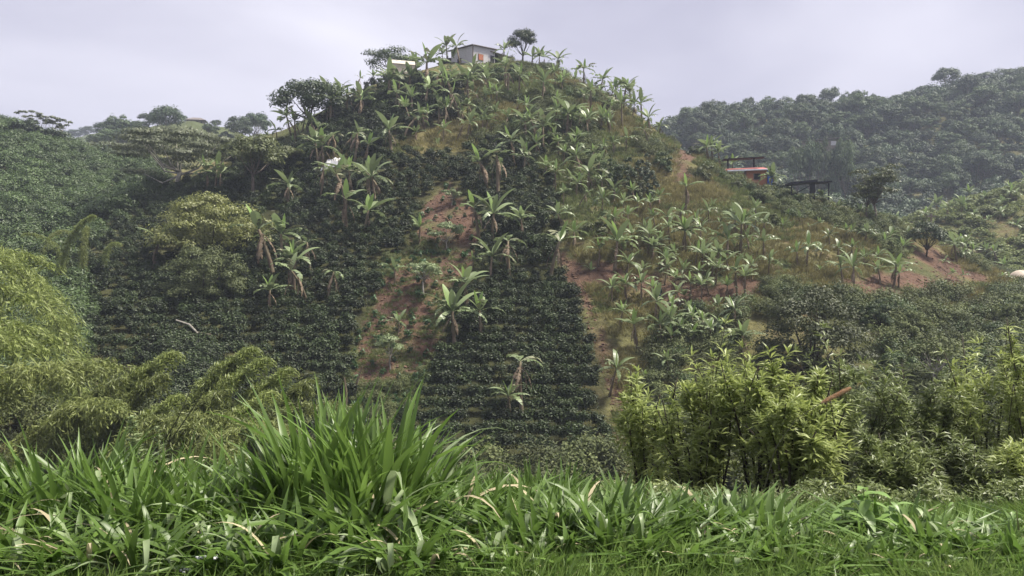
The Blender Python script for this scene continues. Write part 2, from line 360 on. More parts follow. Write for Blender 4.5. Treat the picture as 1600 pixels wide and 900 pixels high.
quads = np.stack([gi[:-1, :-1], gi[1:, :-1], gi[1:, 1:], gi[:-1, 1:]], -1).reshape(-1, 4)
tm = new_mat('ground'); t_ = tm.node_tree
_o = t_.nodes.new('ShaderNodeOutputMaterial'); _p = t_.nodes.new('ShaderNodeBsdfPrincipled'); _a = t_.nodes.new('ShaderNodeVertexColor'); _a.layer_name = 'soil_colour'
_n = t_.nodes.new('ShaderNodeTexNoise'); _n.inputs['Scale'].default_value = 1.8; _n.inputs['Detail'].default_value = 8; _n.inputs['Roughness'].default_value = .7
_tc = t_.nodes.new('ShaderNodeTexCoord'); t_.links.new(_tc.outputs['Object'], _n.inputs['Vector'])
_mr = t_.nodes.new('ShaderNodeMapRange'); _mr.inputs['From Min'].default_value = .3; _mr.inputs['From Max'].default_value = .7; _mr.inputs['To Min'].default_value = .55; _mr.inputs['To Max'].default_value = 1.4
_mm = t_.nodes.new('ShaderNodeMix'); _mm.data_type = 'RGBA'; _mm.blend_type = 'MULTIPLY'; _mm.inputs[0].default_value = 1
t_.links.new(_n.outputs['Fac'], _mr.inputs['Value']); t_.links.new(_a.outputs['Color'], _mm.inputs[6]); t_.links.new(_mr.outputs[0], _mm.inputs[7]); t_.links.new(_mm.outputs[2], _p.inputs['Base Color'])
_b = t_.nodes.new('ShaderNodeBump'); _b.inputs['Strength'].default_value = .8; _b.inputs['Distance'].default_value = .3; t_.links.new(_n.outputs['Fac'], _b.inputs['Height']); t_.links.new(_b.outputs[0], _p.inputs['Normal'])
_p.inputs['Roughness'].default_value = .95; _p.inputs['Specular IOR Level'].default_value = .1; t_.links.new(_p.outputs[0], _o.inputs['Surface'])
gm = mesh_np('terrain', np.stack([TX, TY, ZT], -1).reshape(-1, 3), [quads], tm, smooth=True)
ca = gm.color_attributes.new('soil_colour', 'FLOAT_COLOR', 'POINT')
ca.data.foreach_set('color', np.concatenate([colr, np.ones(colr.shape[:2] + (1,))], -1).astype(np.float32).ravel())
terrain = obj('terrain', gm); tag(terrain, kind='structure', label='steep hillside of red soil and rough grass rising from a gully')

# ------------------------------------------------------------------ scattering for what nobody could count
def scatter(name, pts, protos, label, cat, rot=None, scl=None, mat_g=None, seed=0):
    g = np.random.default_rng(seed); n = len(pts)
    me = bpy.data.meshes.new(name); me.vertices.add(n); me.vertices.foreach_set('co', np.asarray(pts, np.float32).ravel())
    rot = np.stack([g.normal(0, .08, n), g.normal(0, .08, n), g.random(n) * 6.28], 1) if rot is None else rot
    scl = np.ones(n) if scl is None else scl
    a = me.attributes.new('rot', 'FLOAT_VECTOR', 'POINT'); a.data.foreach_set('vector', rot.astype(np.float32).ravel())
    a = me.attributes.new('scl', 'FLOAT', 'POINT'); a.data.foreach_set('value', scl.astype(np.float32))
    a = me.attributes.new('pick', 'INT', 'POINT'); a.data.foreach_set('value', g.integers(0, len(protos), n).astype(np.int32))
    coll = bpy.data.collections.new(name + '_kinds')
    for k, p in enumerate(protos):
        coll.objects.link(bpy.data.objects.new(name + '_kind', p))
    o = obj(name, me); tag(o, label, cat, kind='stuff')
    ng = bpy.data.node_groups.new(name, 'GeometryNodeTree')
    ng.interface.new_socket('Geometry', in_out='INPUT', socket_type='NodeSocketGeometry'); ng.interface.new_socket('Geometry', in_out='OUTPUT', socket_type='NodeSocketGeometry')
    N = ng.nodes.new; gi_ = N('NodeGroupInput'); go = N('NodeGroupOutput'); iop = N('GeometryNodeInstanceOnPoints'); ci = N('GeometryNodeCollectionInfo')
    ci.inputs['Collection'].default_value = coll; ci.inputs['Separate Children'].default_value = True; ci.inputs['Reset Children'].default_value = True
    def na(nm, dt):
        x = N('GeometryNodeInputNamedAttribute'); x.data_type = dt; x.inputs['Name'].default_value = nm; return x.outputs['Attribute']
    iop.inputs['Pick Instance'].default_value = True
    ng.links.new(gi_.outputs[0], iop.inputs['Points']); ng.links.new(ci.outputs[0], iop.inputs['Instance'])
    ng.links.new(na('pick', 'INT'), iop.inputs['Instance Index']); ng.links.new(na('rot', 'FLOAT_VECTOR'), iop.inputs['Rotation']); ng.links.new(na('scl', 'FLOAT'), iop.inputs['Scale'])
    ng.links.new(iop.outputs[0], go.inputs[0])
    md = o.modifiers.new('scatter', 'NODES'); md.node_group = ng
    return o

def region_points(n, poly, dmin, dmax, g, urange, area_uniform=True):
    """n random ground points whose photo position lies inside poly"""
    out = []
    while sum(len(x) for x in out) < n:
        k = n * 6
        d = np.sqrt(g.random(k) * (dmax**2 - dmin**2) + dmin**2); u = g.uniform(*urange, k); x = (u - CU) / F * d; z = ground(x, d)
        uu, vv = px(x, d, z); ok = inpoly(uu, vv, poly) if poly is not None else np.ones(k, bool)
        out.append(np.stack([x, d, z], 1)[ok])
        if len(out) > 40: break
    return np.concatenate(out)[:n]

ORD = ['first', 'second', 'third', 'fourth', 'fifth', 'sixth', 'seventh', 'eighth', 'ninth', 'tenth', 'eleventh', 'twelfth', 'thirteenth', 'fourteenth', 'fifteenth', 'sixteenth', 'seventeenth', 'eighteenth', 'nineteenth', 'twentieth']
_tens = ['', '', 'twenty', 'thirty', 'forty', 'fifty']
ORD += [f'{_tens[t]}-{ORD[k]}' if k >= 0 else f'{_tens[t][:-1]}ieth' for t in (2, 3, 4, 5) for k in range(-1, 9)][1:]

# ------------------------------------------------------------------ leaf masses
def bush_mesh(name, seed, rx, ry, rz, nl, L_, W_, mat, z0=0.0, lumps=9, stems=True, up=.6, jit=.45, out=.6):
    """rounded bush: leaves on the skin of overlapping lumps"""
    g = np.random.default_rng(seed); mb = MB()
    ang = g.random(lumps) * 6.28; rr = np.sqrt(g.random(lumps)) * .62; h = g.uniform(.25, .78, lumps)
    c = np.stack([np.cos(ang) * rr * rx, np.sin(ang) * rr * ry, z0 + h * rz], 1)
    c[0] = (0, 0, z0 + rz * .72); s = g.uniform(.38, .6, lumps)
    k = g.integers(0, lumps, nl); n = rand_unit(nl, g); n[:, 2] = np.abs(n[:, 2]) * .9 + n[:, 2] * .1
    n = unit(n); r = s[k] * (g.random(nl) ** .35)
    p = c[k] + n * r[:, None] * np.array([rx, ry, rz * .8]); p[:, 2] = np.maximum(p[:, 2], z0 + .03)
    nn = unit(n * out + np.array([0, 0, up]) + g.normal(0, jit, (nl, 3)))
    v, q = leaf_quads(p, nn, L_ * g.uniform(.7, 1.3, nl), W_ * g.uniform(.7, 1.3, nl), g, droop=.15)
    mb.add(v, q)
    return mb.mesh(name, mat)

coffee_meshes = [bush_mesh('coffee_bush', 20 + i, .74, .46, 1.2, 640, .16, .09, M['coffee'], lumps=12, up=.35, jit=.28, out=1.0) for i in range(5)]
young_meshes = [bush_mesh('young_coffee', 40 + i, .36, .36, .62, 90, .2, .1, M['young_coffee'], lumps=6) for i in range(3)]

# coffee rows follow the contours of the slope
cand = []
for uu in np.arange(80, 980, 10.5):
    d = np.arange(40, 126, .1); x = (uu - CU) / F * d; z = ground(x, d)
    lv = np.floor(z / .60).astype(int); ix = np.nonzero(np.diff(lv) > 0)[0]
    for i in ix: cand.append((uu, d[i], z[i], lv[i]))
cand = np.array(cand)
# spread along the row by real distance, not by angle
keep = []
for lvl in np.unique(cand[:, 3]):
    row = cand[cand[:, 3] == lvl]; row = row[np.argsort(row[:, 0])]; last = None
    for u_, d_, z_, l_ in row:
        p = np.array([(u_ - CU) / F * d_, d_])
        if last is None or np.linalg.norm(p - last) > .78: keep.append((p[0] + rng.normal(0, .06), p[1] + rng.normal(0, .06), l_)); last = p
keep = np.array(keep); kz_ = ground(keep[:, 0], keep[:, 1]); ku, kv = px(keep[:, 0], keep[:, 1], kz_)
kr_ = np.arctan2((ground(keep[:, 0] + .8, keep[:, 1]) - ground(keep[:, 0] - .8, keep[:, 1])), -(ground(keep[:, 0], keep[:, 1] + .8) - ground(keep[:, 0], keep[:, 1] - .8))) + rng.normal(0, .15, len(ku)) + math.pi * (rng.random(len(ku)) > .5)
_ju = ku + (vnoise(keep[:, 0] * .7, keep[:, 1] * .7, 61) - .5) * 34; _jv = kv + (vnoise(keep[:, 0] * .7, keep[:, 1] * .7, 62) - .5) * 20
inC = inpoly(_ju, _jv, COFFEE[0]) | inpoly(_ju, _jv, COFFEE[1])
inS = np.zeros(len(ku), bool)
for s_ in SOIL[:4]: inS |= inpoly(ku, kv, s_)
gap = vnoise(keep[:, 0] / 3, keep[:, 1] / 3, 31) < .05
ok = inC & ~inS & ~((np.abs(ku - 519) < 26) & (kv > 248) & (kv < 286)) & (rng.random(len(ku)) > .03) & ~gap
keep, kz_, ku, kv, kr_ = keep[ok], kz_[ok], ku[ok], kv[ok], kr_[ok]
# the 300 largest in view: the rows of the lower block that stand clear of the tall grass
lower = np.nonzero(inpoly(ku, kv, COFFEE[1]) & (kv < 735) & (ku > 600))[0]
lower = lower[np.argsort(-kv[lower])][:300]
single = np.zeros(len(ku), bool); single[lower] = True
rows = sorted(set(keep[lower, 2]), reverse=True)
for ri, lvl in enumerate(rows):
    m = [i for i in lower if keep[i, 2] == lvl]; m.sort(key=lambda i: ku[i])
    for ci_, i in enumerate(m):
        o = obj('coffee_bush', coffee_meshes[int(rng.integers(5))], loc=(keep[i, 0], keep[i, 1], kz_[i] - .05), rot=(0, 0, kr_[i]), s=rng.uniform(.88, 1.12))
        tag(o, f'dark glossy coffee bush in lower block, {ORD[min(ci_, 58)]} from left in {ORD[ri]} row from top', 'coffee bush', 'coffee bushes in the lower block')
P3 = np.stack([keep[:, 0], keep[:, 1], kz_ - .05], 1)[~single]
scatter('coffee_plantation', P3, coffee_meshes, 'dense dark green coffee rows covering the upper and left slope', 'coffee', scl=rng.uniform(.85, 1.2, len(P3)), rot=np.stack([0 * kr_, 0 * kr_, kr_], 1)[~single], seed=3)

# young coffee on the bare soil
yg = np.random.default_rng(12); yc = 0
spots = []
for poly, n in ((SOIL[1], 100), (SOIL[0], 14)):
    for p in region_points(n * 3, poly, 44, 90, yg, (530, 770)):
        if all((p[0] - q[0])**2 + (p[1] - q[1])**2 > 1.0 for q in spots) and len(spots) < (100 if poly is SOIL[1] else 114): spots.append(p)
spots = [(p, *px(*p)) for p in spots]
bands = {}
for p, u_, v_ in spots: bands.setdefault(int(v_ // 36), []).append((u_, p))
for bi, b in enumerate(sorted(bands)):
    for k, (u_, p) in enumerate(sorted(bands[b], key=lambda t: t[0])):
        o = obj('young_coffee_plant', young_meshes[k % 3], loc=(p[0], p[1], p[2] - .02), rot=(0, 0, yg.random() * 6.28), s=yg.uniform(.7, 1.3))
        tag(o, f'small young coffee plant on bare red soil, {ORD[k]} from left in {ORD[bi]} band from top', 'coffee plant', 'young coffee on the bare soil')

# ------------------------------------------------------------------ banana and plantain plants
def banana_leaf_mesh(name, elev, droop, L_, W_, torn, seed, mat, nseg=9):
    g = np.random.default_rng(seed); t = np.linspace(0, 1, nseg + 1)
    ph = R(elev) - R(droop) * t ** 1.4
    x = np.concatenate([[0], np.cumsum(np.cos(ph[:-1]) * L_ / nseg)]); z = np.concatenate([[0], np.cumsum(np.sin(ph[:-1]) * L_ / nseg)])
    w = W_ * .5 * np.clip(np.sin(np.pi * np.clip((t - .10) / .90, 0, 1) ** .8), 0, 1) ** .7 + .022
    sway = g.normal(0, .05) * L_ * t**2
    mb = MB(); nrm = np.stack([-np.sin(ph), 0 * ph, np.cos(ph)], 1)
    C = np.stack([x, sway, z], 1); fold = g.uniform(-.45, .25)
    for side in (1, -1):
        E = C + np.stack([0 * x, side * w, 0 * x], 1) + nrm * (w * fold)[:, None]
        if not torn:
            v = np.concatenate([C, E]); q = [(i, i + 1, nseg + 2 + i, nseg + 1 + i) for i in range(nseg)]
            if side < 0: q = [a[::-1] for a in q]
            mb.add(v, q)
        else:
            for i in range(nseg):
                if t[i] > .12 and g.random() < .10: continue
                e0 = E[i] * .86 + E[i + 1] * .14; e1 = E[i] * .1 + E[i + 1] * .9
                dr = abs(g.normal(0, .5)) * w[i] * .8; e0 = e0 - [0, 0, dr]; e1 = e1 - [0, 0, dr * g.uniform(.6, 1.3)]
                mb.add([C[i], C[i + 1], e1, e0], [(0, 1, 2, 3) if side > 0 else (3, 2, 1, 0)])
    return mb.mesh(name, mat)

LF = {'up': [], 'mid': [], 'low': [], 'torn': [], 'hang': []}
for i in range(3): LF['up'].append(banana_leaf_mesh('banana_leaf', 82 - 5 * i, 12 + 8 * i, 1.5, .34, False, 60 + i, M['banana_young'] if i < 2 else M['banana']))
for i in range(4): LF['mid'].append(banana_leaf_mesh('banana_leaf', 66 - 8 * i, 48 + 12 * i, 1.95, .42, i == 3, 70 + i, M['banana']))
for i in range(4): LF['low'].append(banana_leaf_mesh('banana_leaf', 36 - 9 * i, 50 + 14 * i, 1.85, .40, i > 0, 80 + i, M['banana']))
for i in range(4): LF['torn'].append(banana_leaf_mesh('banana_leaf', 50 - 12 * i, 70 + 14 * i, 1.85, .5, True, 90 + i, M['banana'] if i % 2 else M['banana_old']))
for i in range(3): LF['hang'].append(banana_leaf_mesh('dead_banana_leaf', -40 - 14 * i, 50 - 5 * i, 1.4, .17, True, 100 + i, M['banana_dead']))

def banana_spec(kind, seed):
    """stem path, list of (leaf mesh, height, azimuth, scale), dead leaves"""
    g = np.random.default_rng(seed); leaves = []
    H = {'n': 1.95, 'y': 1.9, 't': 2.2, 'd': 2.4, 's': .35}[kind] * g.uniform(.92, 1.08)
    lean = g.normal(0, .10 if kind != 't' else .3)
    path = [(lean * (t ** 2) * H, 0, t * H) for t in np.linspace(0, 1, 6)]
    a0 = g.random() * 6.28; ga = 2.4
    def add(fam, n, sc=1.0, zf=1.0):
        for _ in range(n):
            leaves.append((LF[fam][int(g.integers(len(LF[fam])))], zf, a0 + len(leaves) * ga + g.normal(0, .3), sc * g.uniform(.85, 1.12)))
    if kind == 'n': add('up', 1, .8); add('mid', 4, .92); add('low', 3, .9); add('torn', 3, .9)
    if kind == 'y': add('up', 2, .9); add('mid', 3, .92); add('low', 3, .9); add('torn', 1, .9)
    if kind == 't': add('up', 1, .8); add('mid', 1, .8); add('torn', 3, .8); add('hang', 3, .95, .93)
    if kind == 'd': add('torn', 4, .65); add('hang', 5, .9, .95)
    if kind == 's': add('up', 2, .8); add('mid', 3, .75); add('low', 1, .7)
    if kind in 'ny': add('hang', int(g.integers(1, 4)), .85, .9)
    return H, path, leaves

def banana_proto(kind, seed, joined=False):
    H, path, leaves = banana_spec(kind, seed)
    root = empty('banana_plant'); mb = MB(); r0 = .11 if kind != 's' else .07
    mb.tube(path, np.linspace(r0, r0 * .55, len(path)), 7)
    mb.build('stem', M['stem'], root, smooth=True)
    if not joined:
        for me, zf, az, sc in leaves:
            dead = me in LF['hang']
            p = path[-1] if zf > .94 else path[-2]
            o = obj('dead_leaf' if dead else 'leaf', me, root, loc=(p[0], 0, H * zf), rot=(0, 0, az), s=sc)
    else:
        V, Q, idx, mats, n = [], [], [], [], 0
        for me, zf, az, sc in leaves:
            co = np.empty(len(me.vertices) * 3, np.float32); me.vertices.foreach_get('co', co); co = co.reshape(-1, 3) * sc
            ca_, sa = math.cos(az), math.sin(az); p = path[-1]
            co = np.stack([co[:, 0] * ca_ - co[:, 1] * sa + p[0], co[:, 0] * sa + co[:, 1] * ca_, co[:, 2] + H * zf], 1)
            f = np.empty(len(me.loops), np.int32); me.loops.foreach_get('vertex_index', f); f = f.reshape(-1, 4)
            mt = me.materials[0]
            if mt not in mats: mats.append(mt)
            V.append(co); Q.append(f + n); n += len(co); idx += [mats.index(mt)] * len(f)
        obj('crown', mesh_np('banana_crown', np.concatenate(V), [np.concatenate(Q)], mats=mats, mat_idx=idx), root)
    return root

def copy_tree(o, parent=None):
    c = o.copy(); COL.objects.link(c); c.parent = parent
    for ch in o.children:
        copy_tree(ch, c)
    return c

BP = {k: [banana_proto(k, 200 + 17 * i + ord(k)) for i in range(n)] for k, n in (('n', 7), ('y', 3), ('t', 3), ('d', 2), ('s', 2))}
BF = [banana_proto('n' if i < 3 else 'y', 300 + i, True) for i in range(5)]
used = set()
# photo column, row of the foot, row of the top, kind
BAN = '''558 140 112 t;583 135 110 n;610 147 102 n;622 140 107 n;636 127 104 n;652 122 82 y;663 132 74 n;516 187 131 n;529 166 130 n;541 173 148 t;558 179 146 t;584 173 148 y;603 169 155 s;625 170 140 t;640 158 140 s
455 212 164 n;472 206 168 n;462 222 176 n;631 205 169 t;612 241 183 y;699 98 57 n;719 101 58 n;691 102 76 n;785 102 67 n;699 121 97 y;712 130 104 n;740 127 92 n;732 158 108 n;742 142 106 n;755 127 98 n;763 151 112 n
791 141 86 n;794 152 114 d;811 149 106 n;847 161 112 n;705 159 122 t;664 162 116 n;675 141 112 t;680 156 138 s;724 180 154 y;694 191 160 t;660 191 172 t;777 167 134 n;768 164 130 n;730 217 175 y;754 216 172 n;775 196 160 y
824 192 150 y;826 153 139 s;828 130 112 n;845 192 170 n;842 112 76 n;831 112 78 n;850 104 75 n;872 110 77 n;912 124 90 n;901 122 95 n;937 152 111 n;962 165 123 n;974 168 122 n;985 172 130 n;955 167 131 n;868 137 103 n
897 140 114 y;873 142 118 n;923 170 125 y;913 172 140 n;863 162 142 y;972 202 145 n;956 177 148 n;1003 192 145 n;988 188 150 n;1018 212 170 n;1032 218 186 n;1013 227 196 t;918 207 166 y;937 208 174 n;953 212 178 y;885 217 160 n;867 202 160 n
862 217 180 y;908 233 199 y;848 242 180 n;863 227 200 n;433 224 194 n;457 224 208 s;476 226 194 t;418 224 205 n;483 229 210 s;497 250 204 n;505 252 206 y;500 251 222 y;521 243 207 d;532 233 197 t;567 243 206 y;553 251 208 d;530 247 232 s
452 310 267 y;420 307 285 s;500 306 262 d;550 292 240 y;539 323 267 t;577 305 254 n;588 306 250 y;597 297 255 t;569 356 303 y;541 354 305 t;664 206 172 d;648 227 197 n;692 222 189 y;683 230 212 s;713 224 188 t;760 211 173 n
777 192 163 y;778 297 236 d;762 291 246 t;853 287 240 y;823 220 172 n;837 222 180 t;858 232 206 n;769 367 305 y;868 302 254 n;873 242 212 n;903 237 199 y;907 273 226 y;927 258 224 y;935 278 236 y;920 302 250 n;893 297 267 y;910 300 270 n
927 302 272 n;960 318 280 n;967 320 292 n;905 327 299 t;940 337 297 n;928 334 310 n;975 342 304 y;995 338 307 y;1017 342 303 y;1027 327 296 y;887 342 320 n;882 367 319 n;897 392 344 y;860 424 368 t;935 417 373 y;957 367 327 y;947 370 335 n
980 360 325 y;960 427 360 n;973 402 365 n;1012 402 354 n;1018 412 374 n;1042 367 328 y;1068 397 345 n;1057 418 384 y;923 427 412 s;978 442 400 n;1005 442 411 y;1038 447 410 n;1068 447 411 y;956 477 439 n;980 478 434 n;1003 478 430 n
1026 508 454 y;969 518 474 y;996 548 486 y;1037 542 494 n;1056 538 482 y;1049 503 462 y;1060 483 444 y;1071 483 454 n;1096 478 436 n;1083 528 477 y;1096 528 490 n;1134 468 437 n;1152 518 472 n;1159 563 503 y;1145 553 520 n;1130 533 500 n
1045 593 549 y;952 622 556 n;1010 603 575 s;1110 543 500 n;1116 257 210 n;1109 258 216 n;1125 260 216 n;1145 264 230 n;1134 262 234 n;1211 304 262 n;1203 302 266 n;1284 329 297 n;1070 334 292 t;1113 325 305 s;1107 352 321 n;1179 348 315 y;1180 368 334 y
1163 368 334 n;1150 366 334 n;1223 367 342 y;1310 342 314 y;1127 362 339 n;1266 364 348 n;1095 388 347 n;1072 393 350 n;1098 433 385 n;1113 434 400 n;1136 408 353 y;1157 398 335 n;1193 408 365 n;1247 421 371 y;1260 421 368 n;1152 463 410 n;1164 463 420 n
1200 433 397 n;1215 428 405 n;1165 412 393 s;1346 347 319 n;1361 349 322 n;1397 354 332 n;1323 377 350 y;1330 379 352 n;1380 392 364 n;1395 387 356 n;1417 382 355 y;1329 407 376 n;1372 423 388 n;1335 458 394 y;1317 442 399 n;1396 450 392 y;1404 449 410 y
1376 446 406 y;1281 433 414 n;1304 366 350 n;1496 412 364 n;1507 412 366 n;1518 414 378 n;1475 422 400 y;1502 412 384 y;1542 410 380 n;1555 414 384 n;1569 432 402 y;1566 444 424 y;1576 443 426 n;1489 442 419 y;1507 442 422 n;240 402 356 n;325 292 250 n;336 290 246 n;345 292 252 y
428 422 345 t;440 397 344 n;460 442 380 y;455 440 386 n;485 420 374 d;423 472 428 y;480 470 416 t;508 469 424 d;170 448 434 s;215 446 432 s;242 446 424 s;748 377 317 t;815 362 324 n;655 390 336 y;617 449 403 y;766 430 374 n;797 424 372 d;735 442 404 t
727 472 420 n;712 528 452 y;706 520 462 n;752 517 456 y;622 528 488 y;797 638 594 y;816 632 562 d;1085 420 384 n;1048 432 396 n;1122 420 384 n;1108 462 428 n;1122 500 468 n;1072 512 476 n;1016 470 440 n;1104 410 376 n;1030 400 366 n;988 392 356 n;1052 460 424 n
1036 420 388 n;1078 470 434 n;1090 448 412 y;1118 446 410 n;1064 540 500 n;1080 548 506 y;1048 556 516 n;1140 430 396 n;1176 440 404 n;1172 398 362 n;1190 372 340 n;1146 350 322 n;1090 364 334 y;1060 352 322 n;1046 382 346 n;1024 362 330 n;1004 380 346 y;1232 346 326 y;1250 352 330 n
804 246 205 n;818 262 224 n;838 250 212 n;880 262 226 y;895 248 214 n;945 250 218 n;960 244 212 n;978 236 206 n;940 302 268 n;880 322 290 n;900 312 276 n;990 318 286 n;1280 366 340 n;1296 388 358 n;1352 382 352 n;1310 408 376 n;1352 420 388 y;1285 408 380 n;1412 402 372 n'''
bl = []
_g = np.random.default_rng(8)
for p_ in region_points(34, [(470, 215), (560, 165), (640, 125), (720, 118), (860, 125), (960, 170), (1020, 215), (900, 225), (700, 205), (560, 245), (450, 235)], 60, 124, _g, (450, 1030)):
    u_, v_ = px(*p_); hh_ = _g.uniform(26, 42); bl.append((u_, v_, v_ - hh_, 'nnytn'[int(_g.integers(5))]))
for it in BAN.replace('\n', ';').split(';'):
    a = it.split()
    if len(a) == 4: bl.append((float(a[0]), float(a[1]), float(a[2]), a[3]))
bg_ = np.random.default_rng(55)
HREF = {'n': 3.0, 'y': 3.2, 't': 3.0, 'd': 2.9, 's': 1.7}
def place_banana(u, vb, vt, kind, dmin=40, dmax=134):
    p = at(u, vb, dmin, dmax); h = max(1.0, (vb - vt) * p.y / F); up_ = 0
    if (inpoly(np.array([u]), np.array([vb]), COFFEE[0]) | inpoly(np.array([u]), np.array([vb]), COFFEE[1]))[0] and kind != 's':
        up_ = 1.0; p = at(u, vb + up_ * F / p.y, dmin, dmax); h = (vb - vt) * p.y / F + up_
    far_one = (vb - vt) < 33 and kind in 'ny'
    pool = BF if far_one else BP[kind]; k = int(bg_.integers(len(pool))); src = pool[k]
    if src.name in used: o = copy_tree(src)
    else: o = src; used.add(src.name)
    s = h / HREF[kind] * (1.06 if kind in 'ny' else 1.12)
    o.location = (p.x, p.y, p.z - .08); o.rotation_euler = (bg_.normal(0, .09), bg_.normal(0, .09), bg_.random() * 6.28)
    if 950 < u < 1215 and 325 < vb < 570: s *= 1.1
    sw_ = s * bg_.uniform(.82, 1.18); o.scale = (sw_, sw_, s)
    return o, p
LOOK = {'n': 'green banana plant', 'y': 'banana plant with bright new leaf', 't': 'tattered brown-skirted banana plant', 'd': 'withered banana plant', 's': 'small banana sucker'}
def ban_region(u, v):
    if u < 400: return 'left coffee slope' if v > 330 else 'gully below umbrella tree'
    if v < 132: return 'hilltop around grey house' if u < 800 else 'hilltop right of dark round tree'
    if u < 640 and v < 260: return 'left hill shoulder'
    if u < 680: return 'left coffee rows' if v < 380 else 'coffee terraces and soil patch'
    if u < 800 and v < 232: return 'bushy slope below grey house'
    if u < 880 and v > 290: return 'central coffee block'
    if v < 232 and u < 870: return 'grassy band below hilltop'
    if v < 232 and u < 1060: return 'right hilltop flank'
    if u < 880: return 'coffee edge below grassy band'
    if u > 1430: return 'ridge end by beige tent'
    if v < 310 and u > 1060: return 'saddle by red roofed house'
    if v < 310: return 'slope above brown clearing'
    if u > 1230: return 'ridge slope above dark tree'
    if v < 350: return 'upper dense stand'
    if v < 395: return 'middle dense stand'
    if v < 450: return 'stand at red soil bank'
    if v < 500: return 'stand below red soil bank'
    return 'lowest stand above pale shrubs'
reg = {}
tiny_b = []
cut = sorted([b_[1] - b_[2] for b_ in bl if b_[3] in 'ny'])[max(0, len(bl) - 298)]
for u, vb, vt, kd_ in bl:
    if kd_ in 'ny' and vb - vt < cut:
        p = at(u, vb, 40, 134); tiny_b.append((p.x, p.y, p.z - .05, (vb - vt) * p.y / F / 3.0)); continue
    o, p = place_banana(u, vb, vt, kd_)
    reg.setdefault((ban_region(u, vb), kd_), []).append((u, o))
for (rn, kd_), lst in reg.items():
    lst.sort(key=lambda t: t[0])
    for i, (u, o) in enumerate(lst):
        w = f'{LOOK[kd_]}, {rn}' + (f', {ORD[i]} of these from left' if len(lst) > 1 else '')
        tag(o, w, 'banana plant', 'banana plants on the ' + rn)
# smaller plantation on the hill across the right-hand valley
mh = region_points(46, [(1425, 345), (1470, 318), (1530, 300), (1600, 282), (1640, 280), (1640, 385), (1560, 375), (1500, 355), (1440, 358)], 112, 165, bg_, (1420, 1640))
small_m = [next(c.data for c in r_.children if c.name.startswith('crown')) for r_ in BF]
tiny = [(x_[0], x_[1], x_[2]) for x_ in tiny_b] + [tuple(p) for p in mh]
scatter('distant_bananas', np.array(tiny), small_m, 'many small banana plants, hazy ones on the far right hill among them', 'banana plants', scl=np.array([x_[3] for x_ in tiny_b] + list(bg_.uniform(.8, 1.25, len(mh)))), seed=17)
for pool in list(BP.values()) + [BF]:
    for r_ in pool:
        if r_.name not in used:
            for c_ in list(r_.children): bpy.data.objects.remove(c_)
            bpy.data.objects.remove(r_)

